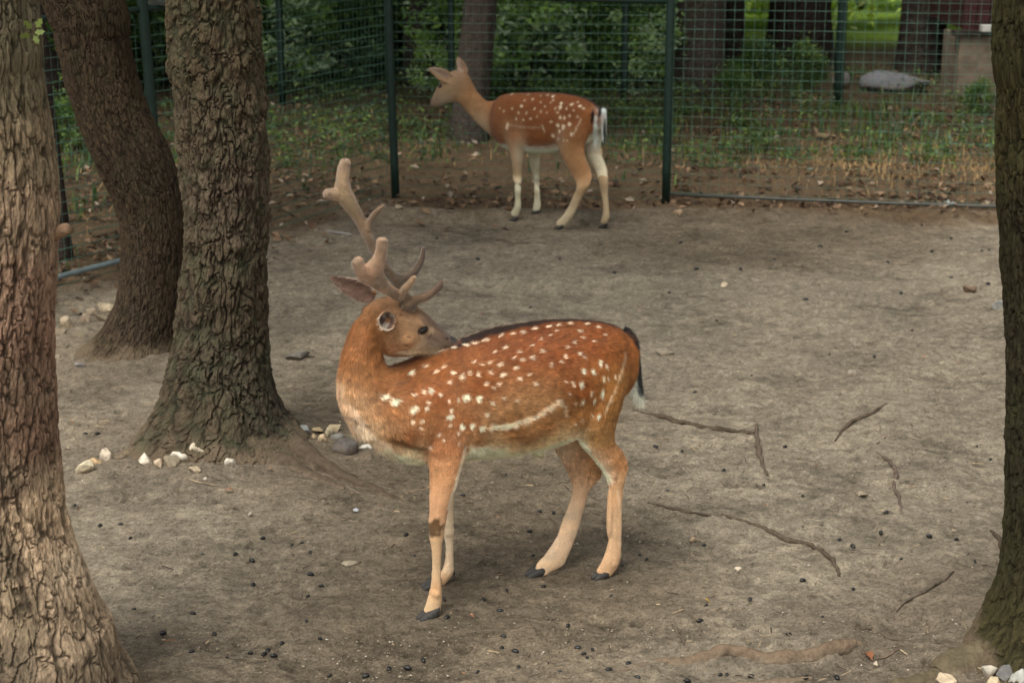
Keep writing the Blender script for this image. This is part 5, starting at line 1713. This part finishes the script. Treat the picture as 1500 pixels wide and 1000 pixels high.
# spots
SP = """580 247 12 4,632 235 14 4.5,678 228 11 5,717 213 12 6,787 194 10 6,840 184 7 5,885 178 10 6,938 162 10 5,1003 152 9 4,1050 145 8 4,1100 135 9 4,1180 140 12 4,1230 152 14 4,
510 262 10 4,805 248 8 4,760 272 7 4,870 268 8 6,978 262 9 8,1088 245 6 9,1126 226 7 6,1143 272 7 12,1080 285 8 10,1063 310 7 9,1172 288 5 5,1018 325 8 9,1213 218 8 4,1262 185 8 5,1163 200 6 10,1148 172 8 6,1010 190 7 4,968 210 6 4,1038 172 6 4,
1244 312 8 14,1278 328 7 11,1212 350 9 12,1167 350 9 10,1265 385 8 14,1283 380 5 8,1315 378 5 10,1158 408 8 12,1118 410 7 10,1257 452 9 18,1208 448 6 11,1222 484 7 13,1167 488 9 13,1100 455 5 6,1085 400 6 5,1130 500 6 6,945 412 7 7,915 372 7 5,870 390 9 8,858 342 9 6,
795 375 12 7,785 328 10 7,735 318 9 6,740 362 9 8,700 325 7 6,668 316 7 5,850 295 7 5,885 305 9 6,932 295 8 6,925 238 7 4,778 412 8 6,752 432 8 7,720 412 8 6,685 375 8 8,645 365 6 8,610 382 9 9,570 362 8 7,490 360 7 8,525 340 7 5,440 335 9 7,
380 366 12 9,553 405 8 6,515 460 7 6,468 442 10 9,435 447 8 7,390 460 10 7,460 495 8 6,455 525 10 8,392 527 17 13,555 490 7 8,597 487 7 8,635 475 17 12,690 478 11 12,747 500 10 8,803 478 8 6,858 487 8 6,725 550 7 6,560 565 14 11,565 530 8 7,
617 607 12 12,660 604 9 11,705 612 12 12,600 635 7 9,510 640 11 6,560 600 8 6,425 612 9 5,430 580 9 5,385 585 9 6,468 703 7 6,1130 590 8 5,1165 575 7 6,1208 550 8 9,1243 560 8 12,300 490 18 12,260 470 18 8,238 456 12 6,530 670 7 5"""
bv = BVHTree.FromPolygons(V.tolist(), [tuple(p.vertices) for p in body.polygons])
pts = []
for s in SP.replace('\n', '').split(','):
    a_, b_, c_, d_ = map(float, s.split())
    uu, vv = 480 + a_ / 3.125, 430 + b_ / 3.125
    st_ = .92 if c_ * d_ > 85 else .68
    pts.append((uu, vv, c_ / 3.125 / 430 * 1.12, d_ / 3.125 / 430 * 1.12, st_))
# flank stripe and rump stripe as chains of small patches
def chain(poly, ra, rb, st_, step=2.2, sc_=3.125, ox=480, oy=430, r=None):
    P = np.array(poly, float); S = np.concatenate([[0], np.cumsum(np.hypot(*np.diff(P, axis=0).T))])
    out = []
    for s in np.arange(0, S[-1], step * sc_):
        x, y = np.interp(s, S, P[:, 0]), np.interp(s, S, P[:, 1])
        jt = 1 + .35 * math.sin(s * .21) * math.cos(s * .083)
        out.append((ox + x / sc_, oy + y / sc_, ra, rb * jt, st_))
    return out
pts += chain([(745, 612), (800, 608), (860, 598), (925, 572), (1000, 530), (1058, 495)], .011, .012, .15, 1.4)
pts += chain([(745, 612), (800, 609), (850, 600)], .010, .010, .22)
pts += chain([(1050, 492), (1078, 515), (1092, 565)], .006, .010, .24)
pts += chain([(1357, 268), (1350, 330), (1325, 410), (1290, 490), (1265, 545)], .0034, .009, .20)
C = spots_color(V, C, Nn, pts, lin((252, 228, 196)), bv, FB.es, FB.O)
# marks: knee patch, scuffs on the chest, eye surround, ear inside, mouth
def blob(cu, cv_, ru, rv, col, st_, rag=.35, sel=None, ang=0.0):
    ca, sa = math.cos(ang), math.sin(ang)
    a_, b_ = (u - cu) * ca + (v - cv_) * sa, -(u - cu) * sa + (v - cv_) * ca
    e = np.sqrt((a_ / ru) ** 2 + (b_ / rv) ** 2) + rag * nz1
    toward(col, (1 - sstep(.7, 1.2, e)) * st_, sel)
nearS = (sz_ > -.01)
blob(638, 774, 12, 14, (82, 54, 26), .92, .5, (sz_ > .03))
blob(624, 853, 4, 10, (190, 120, 70), .4, .3)
for a_ in ((553, 575, 9, 2, .6), (545, 583, 5, 2, -.3), (520, 615, 2, 7, -.5), (535, 620, 5, 1.5, .7), (588, 560, 14, 2, -.2), (512, 552, 2, 5, .2), (541, 548, 6, 1.5, .1)):
    blob(a_[0], a_[1], a_[2], a_[3], (120, 80, 62), .55, .5, nearS, a_[4])
blob(606, 652, 28, 4, (120, 74, 40), .5, .5, nearS, .3)
blob(625, 487, 11, 7, (196, 158, 118), .75, .2, nearS, -.5)
blob(620, 484, 9, 5.5, (40, 26, 20), .95, .1, nearS, -.5)
blob(630, 492, 1.5, 6, (80, 58, 42), .6, .1, nearS, .5)
blob(654, 509, 12, 1.6, (60, 42, 34), .8, .1, nearS, -.25)
blob(664, 494, 5, 5, (26, 24, 25), .95, .2)
blob(655, 496, 3, 2.5, (40, 32, 30), .8, .2, nearS)
blob(596, 458, 16, 7, (112, 78, 50), .5, .3)
blob(640, 478, 16, 4, (92, 66, 48), .55, .4, nearS, .62)
blob(636, 500, 14, 7, (134, 106, 84), .5, .5, nearS, .3)
blob(598, 500, 16, 12, (196, 144, 98), .5, .5, nearS)
blob(612, 517, 30, 3.5, (222, 204, 172), .8, .3, gid == 2)
blob(600, 494, 3, 1.6, (70, 46, 36), .6, .4, nearS, .5)
blob(596, 506, 2.5, 1.4, (60, 40, 32), .6, .4, nearS, -.6)
blob(566, 486, 1.6, 10, (120, 78, 48), .5, .4, nearS, -.4)
# near ear
dE = V - cn
inear = (dE @ ax > -.002) & (np.linalg.norm(dE - (dE @ ax)[:, None] * ax, axis=1) < .045) & (dE @ ax < .08)
rin = np.linalg.norm(dE - (dE @ ax)[:, None] * ax, axis=1)
facing = ((dE / (rin[:, None] + 1e-6)) * Nn).sum(1) < .2
toward((176, 158, 138), .85 * np.ones(len(V)), inear & facing)
toward((92, 64, 52), sstep(.1, .7, vnoise(dE @ ua * 90, dE @ va * 60, 0, 5) + .45), inear & facing & (rin < .026))
toward((206, 186, 158), .55 * np.ones(len(V)), inear & (dE @ ax > .0445))
toward((150, 106, 72), .6 * np.ones(len(V)), inear & ~facing & (dE @ ax < .040))
# far ear: dark inner face with pale rim
e0, e1 = np.array([550., 437.]), np.array([485., 405.])
tt = ((u - e0[0]) * (e1 - e0)[0] + (v - e0[1]) * (e1 - e0)[1]) / ((e1 - e0) @ (e1 - e0))
pd = ((u - e0[0]) * -(e1 - e0)[1] + (v - e0[1]) * (e1 - e0)[0]) / np.linalg.norm(e1 - e0)
fe = (tt > .02) & (tt < 1.1) & (sz_ < -.02) & (u < 549) & (v < 446)
toward((108, 82, 68), .9 * np.ones(len(V)), fe)
hwv = 15.0 * np.clip(np.sin(np.pi * np.clip(tt * .93 + .07, 0, 1) ** .75), 0, 1) ** .8
toward((206, 178, 150), sstep(.78, .98, np.abs(pd) / (hwv + .5)) * .85, fe)
C = np.clip(C, .004, .9)
isb = smooth_col(body, np.repeat(((gid <= 1) | (gid == 6) & (zz > .5)).astype(float)[:, None], 3, 1), 12)[:, :1]
lum = C.mean(1)[:, None]
deep = isb * (1 - sstep(.22, .40, lum))
C = C * (1 - .22 * deep) * ((np.array([1.14, 1.32, 1.24]) * isb + np.array([1.20, 1.36, 1.52]) * (1 - isb)) * (1 - sstep(.35, .6, lum)) + 1.28 * sstep(.35, .6, lum))
C = np.clip(C, .004, .9)
set_col(body, C)
link('body', body, M_COAT, buck)

P_ = FB.P
segs = [(P_(668, 497), P_(600, 478), .30), (P_(600, 478), P_(550, 465), .45), (P_(550, 462), P_(522, 500), .9), (P_(522, 500), P_(525, 570), 1.0), (P_(525, 560), P_(590, 640), 1.15), (P_(560, 560), P_(680, 590), .9),
        (P_(620, 530), P_(760, 500), .9), (P_(680, 590), P_(800, 580), .9), (P_(760, 490), P_(900, 500), .9), (P_(640, 650), P_(780, 660), 1.4), (P_(800, 580), P_(880, 600), .9), (P_(900, 490), P_(915, 600), .8),
        (P_(640, 620, .1), P_(648, 700, .11), .5), (P_(648, 700, .11), P_(640, 890, .115), .18), (P_(660, 660, -.1), P_(657, 840, s_ff), .25),
        (P_(875, 560, .07), P_(872, 640, .07), .8), (P_(872, 640, .07), P_(900, 700, .06), .6), (P_(903, 710, s_nh), P_(895, 830, s_nh), .25),
        (P_(832, 620, -.05), P_(855, 700, -.05), .7), (P_(850, 715, s_fh), P_(800, 830, s_fh), .25), (P_(925, 488), P_(931, 560), 1.3), (P_(931, 560), P_(938, 600), 1.6)]
fm = fur_mesh('fur', body, V, Nn, C, seg_flow(segs), 260000, .0165, .00085, 5)
o = link('fur', fm, M_FUR, buck); o['kind'] = 'stuff'

# eyes
for sg, nm in ((1, 'eye'), (-1, 'eye')):
    import bmesh
    hit = bv.ray_cast(Vector(CAMP), Vector(ray(620, 484)))
    pe = np.array(hit[0]) if hit[0] is not None else FB.P(620, 484, .055)
    if sg < 0: pe = pe - 2 * ((pe - FB.O) @ FB.es) * FB.es
    bm = bmesh.new(); bmesh.ops.create_uvsphere(bm, u_segments=24, v_segments=16, radius=1)
    for q in bm.verts: q.co = Vector((q.co.x * .0185, q.co.y * .012, q.co.z * .0125))
    for fct in bm.faces: fct.smooth = True
    me = bpy.data.meshes.new('eye'); bm.to_mesh(me); bm.free()
    o = link('eye', me, M_EYE, buck)
    o.location = Vector(pe - sg * FB.es * .0055)
    o.rotation_euler = (0, R(-28), math.atan2(FB.ef[1], FB.ef[0]) + math.pi)

# hooves
for (uu, vv, ss, L_, pt, h_, yw) in ((626, 905, s_nf, .064, .04, .036, .25), (630, 860, s_ff, .058, .04, .034, .15), (880, 845, s_nh, .060, .04, .036, .25), (783, 842, s_fh, .064, .05, .035, .15)):
    hoof(buck, FB, uu, vv, FB.s_ground(uu, vv), L_, yw, pt, -.002, h_)
for (uu, vv, ss) in ((650, 877, s_nf), (663, 838, s_ff), (815, 828, s_fh), (910, 826, s_nh)):
    mb = MB(); c = FB.P(uu, vv, ss)
    mb.tube([c + [0, 0, .008], c - FB.ef * .004, c - FB.ef * .006 - [0, 0, .010]], [.004, .0055, .003], 8)
    link('dewclaw', mb.mesh('dewclaw'), M_HOOF, buck)

# antlers
def antler(branches, side_sign, seed, ctrl):
    pcs2 = []
    for br, flat in branches:
        rows = []
        for (uu, vv, ss, rp) in br:
            p = FB.P(uu, vv, ss); dep = float((p - CAMP) @ CF)
            rows.append([*p, rp * .88 * dep / FPX])
        tube3(pcs2, rows, 18, flat, FB.es)
    me = remeshed('antler', pcs2, .0032, 6, .5)
    Va, Na = verts_of(me)
    Va = Va + Na * (.0009 * fbm(Va[:, 0] * 70, Va[:, 1] * 70, Va[:, 2] * 70, seed, 3))[:, None]
    me.vertices.foreach_set('co', Va.astype(np.float32).ravel()); me.update()
    ua_, va_ = proj(Va)
    Ca = idw(ua_, va_, ctrl, 3, 1.0) * np.array([.87, 1.05, 1.04])
    Ca *= (1 + .12 * fbm(Va[:, 0] * 18, Va[:, 1] * 18, Va[:, 2] * 18, seed + 2, 3))[:, None]
    # backlit rim put into the colour: fuzz strands paler than the velvet below
    set_col(me, np.clip(Ca, .01, .9))
    o = link('antler', me, M_VELVET, buck)
    fm_ = fur_mesh('velvet_fuzz', me, Va, Na, np.clip(Ca * 1.5, 0, .9), lambda P: (np.tile([0, 0, 1.0], (len(P), 1)), np.ones(len(P))), 42000, .0026, .00035, seed, 1.4)
    fo = link('velvet_fuzz', fm_, M_FUR, None); fo.parent = o; fo['kind'] = 'stuff'
    o['label'] = 'long velvet antler reaching high to the left' if side_sign < 0 else 'near velvet antler with short broad palm'
    return o

ca_ = [(505, 240, 184, 146, 122), (505, 262, 188, 150, 120), (505, 285, 178, 142, 112), (478, 284, 184, 146, 122), (515, 310, 164, 130, 100), (530, 335, 146, 112, 88), (540, 320, 132, 100, 78), (558, 305, 140, 106, 82), (545, 365, 126, 96, 76), (580, 405, 108, 84, 66), (600, 400, 104, 82, 66), (620, 370, 104, 78, 64), (605, 405, 96, 72, 58)]
cb_ = [(560, 350, 184, 146, 122), (557, 375, 184, 146, 122), (521, 388, 184, 146, 122), (540, 400, 190, 146, 120), (560, 420, 176, 138, 110), (550, 440, 170, 134, 106), (585, 438, 156, 120, 94), (600, 415, 170, 132, 104), (600, 452, 140, 106, 82), (620, 436, 132, 98, 76), (645, 418, 106, 76, 62)]
antler([([(592, 446, -.03, 12), (588, 428, -.035, 10), (583, 412, -.04, 10), (566, 393, -.055, 9), (550, 368, -.075, 9), (537, 342, -.095, 9.5), (525, 318, -.11, 10), (512, 298, -.12, 13), (503, 282, -.13, 15), (502, 262, -.135, 11.5), (504, 246, -.14, 10.5), (506, 238, -.14, 9.5)], .8),
        ([(508, 290, -.125, 12), (492, 285, -.125, 9.5), (478, 284, -.12, 8)], .8),
        ([(538, 336, -.095, 8), (543, 322, -.09, 5.5), (552, 310, -.085, 4.5), (562, 301, -.08, 2.8)], 1.0),
        ([(572, 400, -.05, 8), (590, 409, -.045, 9), (603, 402, -.045, 7.5), (613, 389, -.05, 6), (619, 375, -.055, 5), (620, 363, -.055, 3)], 1.0)], -1, 3, ca_)
antler([([(600, 456, .040, 13), (597, 446, .042, 14), (592, 437, .046, 10), (578, 430, .055, 9), (563, 420, .07, 10), (552, 410, .085, 15), (546, 398, .095, 19), (555, 380, .10, 12), (559, 364, .105, 10), (560, 352, .105, 10)], .5),
        ([(550, 410, .085, 12), (535, 402, .09, 13), (526, 392, .095, 10.5), (523, 383, .095, 10)], .75),
        ([(586, 436, .05, 7.5), (592, 425, .06, 6.5), (602, 413, .07, 5.5), (608, 406, .075, 3)], 1.0),
        ([(596, 446, .042, 10), (607, 440, .045, 7), (622, 436, .05, 6), (636, 427, .055, 5.5), (644, 419, .055, 5), (648, 413, .055, 2.8)], 1.0)], 1, 6, cb_)

# ================================================================ the doe
FD = Frame((.29, 11.67), (-.788, .616))
doe = empty('fallow_doe', (.29, 11.67, 0), 'spotted fallow doe without antlers standing by the fence looking left', 'deer')
pcs = []
O2 = FD.P(722, 172, 0.0)
FH = Frame((O2[0], O2[1]), (-.99, .14))
fx = .045
q_nf, q_ff, q_nh, q_fh = FD.s_ground(755, 317), FD.s_ground(787, 313), FD.s_ground(822, 334), FD.s_ground(884, 335)
def LD(rows, fr=FD, **k): loft(pcs, [ring_from_edges(fr, r_) for r_ in rows], **k)
LD([((722, 152), (727, 204), .06, 0), ((735, 140), (738, 216), .095, 0), ((755, 136), (756, 222), .115, 0), ((780, 135), (780, 225), .125, 0), ((805, 135), (803, 225), .128, 0),
    ((830, 137), (826, 222), .12, 0), ((850, 141), (848, 214), .105, 0), ((868, 149), (866, 205), .085, 0), ((880, 160), (877, 190), .05, 0)], sub=4, n=32)
LD([((750, 145), (745, 215), .08, 0), ((730, 146), (732, 211), .065, 0), ((714, 148), (716, 197), .052, .0), ((703, 139), (696, 178), .042, 0), ((694, 125), (681, 161), .040, 0), ((687, 112), (671, 151), .042, 0), ((680, 104), (663, 149), .040, 0)], fr=FH, sub=4, n=28)
LD([((686, 110), (674, 147), .040, 0), ((675, 103), (664, 150), .048, 0), ((662, 104), (655, 152), .05, 0), ((650, 113), (650, 155), .043, 0), ((641, 126), (644, 157), .034, 0), ((635, 138), (639, 158), .028, 0), ((631, 146), (635, 157), .020, 0)], fr=FH, sub=4, n=28)
LD([((735, 180), (782, 180), .045, .075), ((741, 205), (776, 205), .042, .08), ((747, 225), (768, 225), .030, .07), ((750, 245), (765, 246), .022, .06), ((751, 262), (765, 263), .023, .055), ((753, 275), (764, 275), .017, q_nf), ((754, 292), (763, 292), .015, q_nf),
    ((753, 302), (764, 303), .018, q_nf), ((749, 309), (761, 312), .017, q_nf), ((748, 313), (759, 317), .014, q_nf)], n=18)
LD([((765, 190), (800, 190), .04, -.07), ((772, 220), (793, 220), .028, -.09), ((777, 245), (791, 246), .021, -.11), ((780, 258), (791, 259), .021, -.13), ((782, 275), (791, 275), .015, q_ff), ((782, 292), (792, 292), .015, q_ff),
    ((781, 300), (793, 301), .018, q_ff), ((780, 307), (791, 309), .016, q_ff)], n=18)
LD([((815, 155), (872, 165), .06, .05), ((813, 190), (864, 195), .068, .06), ((816, 212), (858, 212), .052, .065), ((823, 230), (857, 226), .038, .07), ((832, 247), (862, 241), .028, .08), ((842, 264), (867, 256), .024, .09), ((844, 276), (864, 270), .021, q_nh),
    ((839, 288), (855, 286), .017, q_nh), ((832, 302), (847, 303), .016, q_nh), ((825, 314), (840, 317), .018, q_nh), ((817, 322), (832, 328), .017, q_nh), ((814, 327), (826, 333), .014, q_nh)], n=20)
LD([((840, 165), (886, 175), .05, -.045), ((846, 195), (884, 196), .050, -.05), ((854, 218), (880, 216), .036, -.05), ((863, 236), (884, 232), .026, -.045), ((872, 252), (890, 247), .022, -.04), ((877, 266), (891, 262), .020, q_fh), ((880, 282), (891, 281), .016, q_fh),
    ((883, 302), (892, 302), .015, q_fh), ((882, 316), (893, 317), .018, q_fh), ((879, 324), (890, 327), .016, q_fh)], n=20)
LD([((878, 156), (889, 162), .02, 0), ((880, 170), (889, 172), .022, 0), ((880, 190), (889, 190), .02, 0), ((882, 207), (888, 208), .014, 0)], n=14)
ear_piece(pcs, FH.P(663, 117, .04), FH.P(627, 100, .07), [0, 0, 1.0], -CF, .042, .014, .017)
ear_piece(pcs, FH.P(681, 110, -.03), FH.P(670, 83, -.04), [1.0, 0, 0.1], -CF, .034, .012, .017)
dbody = remeshed('body', pcs, .0075, 5, .5)
V, Nn = verts_of(dbody); u, v = proj(V)
V = V + Nn * (.002 * fbm(V[:, 0] * 12, V[:, 1] * 12, V[:, 2] * 12, 9, 3))[:, None]
dbody.vertices.foreach_set('co', V.astype(np.float32).ravel()); dbody.update(); V, Nn = verts_of(dbody)
dc = [(640, 145, 150, 114, 88), (633, 152, 116, 84, 74), (648, 118, 172, 128, 92), (660, 135, 172, 130, 92), (655, 152, 206, 186, 160), (670, 105, 160, 120, 94), (668, 148, 190, 150, 110), (685, 135, 176, 122, 80), (700, 160, 180, 128, 86), (693, 118, 160, 108, 68),
      (712, 150, 170, 110, 66), (715, 190, 210, 180, 148), (700, 180, 204, 170, 136), (725, 175, 176, 118, 74), (735, 215, 210, 178, 142), (750, 160, 160, 92, 48), (790, 150, 146, 78, 38), (840, 150, 140, 72, 34), (800, 180, 160, 92, 52), (760, 205, 176, 112, 72),
      (790, 208, 160, 92, 48), (835, 175, 148, 78, 40), (845, 200, 166, 100, 54), (865, 165, 158, 92, 48), (800, 222, 232, 224, 204), (775, 222, 230, 216, 190), (750, 225, 186, 132, 90), (752, 250, 196, 146, 104), (765, 225, 226, 208, 180), (758, 275, 226, 208, 176), (758, 300, 226, 206, 170),
      (785, 235, 206, 176, 142), (787, 280, 220, 196, 160), (832, 215, 184, 124, 74), (838, 235, 180, 122, 76), (855, 262, 180, 122, 78), (850, 245, 176, 118, 74), (845, 285, 210, 176, 138), (830, 315, 222, 192, 156), (868, 200, 224, 212, 194), (862, 215, 228, 218, 200), (874, 185, 232, 226, 214), (872, 175, 230, 222, 206),
      (872, 225, 206, 168, 128), (884, 255, 192, 142, 98), (886, 290, 206, 170, 132), (886, 315, 208, 172, 134)]
gd = np.array([0, 1, 2, 4, 5, 6, 7, 3, 2, 2])[piece_of(V, pcs)]
def _g(cu, cv):
    if cu < 682 and cv < 160: return 2
    if cu < 728: return 1
    if cu > 861 and cv > 172 and cv < 220: return 7
    if cv < 212: return 0
    if cu < 771: return 4
    if cu < 795: return 5
    if cu < 861: return 6
    return 7
dc2 = [(*c_, _g(c_[0], c_[1])) for c_ in dc]
dc2 += [(*c_[:5], 0) for c_ in dc2 if c_[5] == 6 and c_[1] < 212] + [(*c_[:5], 6) for c_ in dc2 if c_[5] == 0 and c_[0] > 800] + [(*c_[:5], 7) for c_ in dc2 if c_[5] == 6 and c_[1] < 222 and c_[0] > 850]
dc2 += [(757, 258, 208, 172, 134, 4), (787, 255, 216, 188, 152, 5), (884, 240, 212, 180, 146, 7), (852, 274, 200, 152, 108, 6), (760, 205, 164, 98, 54, 0), (790, 212, 164, 98, 54, 0), (825, 208, 164, 98, 54, 0), (740, 190, 168, 104, 62, 0), (775, 190, 156, 86, 44, 0), (745, 175, 158, 90, 48, 0), (820, 195, 154, 84, 42, 0), (750, 205, 176, 112, 70, 4), (750, 190, 164, 98, 56, 4), (785, 205, 200, 160, 120, 5), (884, 165, 232, 228, 220, 3), (884, 200, 226, 220, 210, 3)]
gid = gd
C = smooth_col(dbody, idw_groups(u, v, gd, dc2, 2.3, .82), 36)
C = C * (1 + .12 * fbm(V[:, 0] * 12, V[:, 1] * 12, V[:, 2] * 18, 61, 3))[:, None]
fz = (V - FD.O) @ FD.ef; sz_ = (V - FD.O) @ FD.es; zz = V[:, 2]
nz1 = fbm(V[:, 0] * 30, V[:, 1] * 30, V[:, 2] * 30, 31, 3)
toward((240, 230, 208), sstep(.40, .75, -Nn[:, 2]) * (zz > .4) * (u > 725) * .95)
toward((234, 214, 184), sstep(.1, .6, np.where(sz_ > 0, -1, 1) * (Nn @ FD.es)) * (zz < .5) * .7)
ridge = np.clip(1 - np.abs(sz_) / .022, 0, 1) * sstep(.2, .6, Nn[:, 2]) * (zz > .66) * (u > 745)
toward((44, 26, 18), np.clip(ridge * 2, 0, .9))
blob(870, 148, 14, 2.6, (24, 18, 18), .95, .1, None, .66)
blob(879, 163, 3, 9, (24, 18, 18), .95, .1, None, .2)
blob(885.5, 193, 2.4, 20, (20, 16, 16), .96, .1, None, 0)
blob(867.5, 172, 2.6, 13, (24, 18, 18), .95, .2, None, .08)
blob(872, 195, 4, 22, (240, 236, 226), .85, .2, (gid != 3) & (u > 866))
blob(884, 162, 4, 4, (236, 232, 224), .9, .2)
blob(688, 140, 3, 14, (150, 100, 64), .3)
for (uu, vv, ru, rv) in ((645, 106, 16, 5), (673, 96, 3.5, 12)):
    blob(uu, vv, ru, rv, (178, 146, 128), .7, .2, None, .42 if ru > 10 else -.3)
    blob(uu + 2, vv + 1, ru * .6, rv * .5, (140, 106, 92), .6, .2, None, .42 if ru > 10 else -.3)
bv2 = BVHTree.FromPolygons(V.tolist(), [tuple(p.vertices) for p in dbody.polygons])
DS = """700 270 8,675 265 7,640 268 6,740 305 8,735 325 9,790 310 9,832 318 8,820 300 6,735 375 8,755 375 8,780 365 7,722 412 9,750 422 11,780 408 10,732 442 8,690 395 7,700 465 9,725 478 7,752 485 7,770 487 6,790 455 8,720 350 6,800 340 6,
545 318 8,570 352 7,530 350 6,500 330 6,478 410 10,475 425 9,610 330 6,640 345 6,660 320 6,690 300 5,590 380 6,620 370 5,520 380 6,560 290 6,600 285 6,640 300 6,500 260 8,580 262 6,460 345 6,555 385 6,440 330 5,670 350 5,710 330 6,765 330 6,850 330 6,820 370 6,700 290 6"""
pts = []
for s in DS.replace('\n', '').split(','):
    a_, b_, c_ = map(float, s.split())
    pts.append((600 + a_ / 3.333, 60 + b_ / 3.333, c_ / 3.333 * .0048 * 1.1, c_ / 3.333 * .0048 * 1.1, .85 if c_ > 7 else .5))
pts += chain([(490, 410), (540, 420), (600, 425), (640, 420)], .012, .009, .12, 2.0, 3.333, 600, 60)
pts += chain([(645, 412), (660, 445)], .008, .012, .22, 2.0, 3.333, 600, 60)
pts += chain([(835, 385), (815, 425), (795, 465)], .007, .012, .2, 2.0, 3.333, 600, 60)
C = spots_color(V, C, Nn, pts, lin((236, 204, 170)), bv2, FD.es, FD.O)
C = np.clip(C, .004, .9)
lum = C.mean(1)[:, None]; C = C * (1 - .12 * (1 - sstep(.2, .4, lum)) * (gid == 0)[:, None]) * np.array([1.02, 1.18, 1.20]); C = np.clip(C, .004, .9)
set_col(dbody, C)
link('body', dbody, M_COAT, doe)
Pd, Ph = FD.P, FH.P
segs = [(Ph(632, 152), Ph(665, 125), .3), (Ph(670, 125), Ph(690, 145), .6), (Ph(690, 145), Ph(722, 175), .9), (Pd(722, 175), Pd(760, 180), .9), (Pd(760, 170), Pd(860, 165), .9), (Pd(760, 200), Pd(830, 205), 1), (Pd(855, 150), Pd(880, 190), .8),
        (Pd(757, 215, .07), Pd(757, 310, q_nf), .4), (Pd(785, 215, -.08), Pd(787, 305, q_ff), .4), (Pd(840, 190, .06), Pd(855, 260, .08), .6), (Pd(853, 270, q_nh), Pd(825, 325, q_nh), .4), (Pd(868, 190, -.05), Pd(883, 255, -.04), .6), (Pd(884, 265, q_fh), Pd(886, 322, q_fh), .4)]
fm = fur_mesh('fur', dbody, V, Nn, C, seg_flow(segs), 90000, .014, .0009, 15)
o = link('fur', fm, M_FUR, doe); o['kind'] = 'stuff'
for sg in (1, -1):
    import bmesh
    hit = bv2.ray_cast(Vector(CAMP), Vector(ray(645, 126)))
    pe = np.array(hit[0]) if hit[0] is not None else FH.P(645, 126, .04)
    if sg < 0: pe = pe - 2 * ((pe - FH.O) @ FH.es) * FH.es
    bm = bmesh.new(); bmesh.ops.create_uvsphere(bm, u_segments=16, v_segments=10, radius=.016)
    me = bpy.data.meshes.new('eye'); bm.to_mesh(me); bm.free()
    o = link('eye', me, M_EYE, doe); o.location = Vector(pe - sg * FH.es * .003)
for (uu, vv, ss) in ((752, 319, q_nf), (784, 313, q_ff), (818, 335, q_nh), (883, 333, q_fh)):
    hoof(doe, FD, uu, vv, FD.s_ground(uu, vv), .050, .2, .02, -.002, .028)
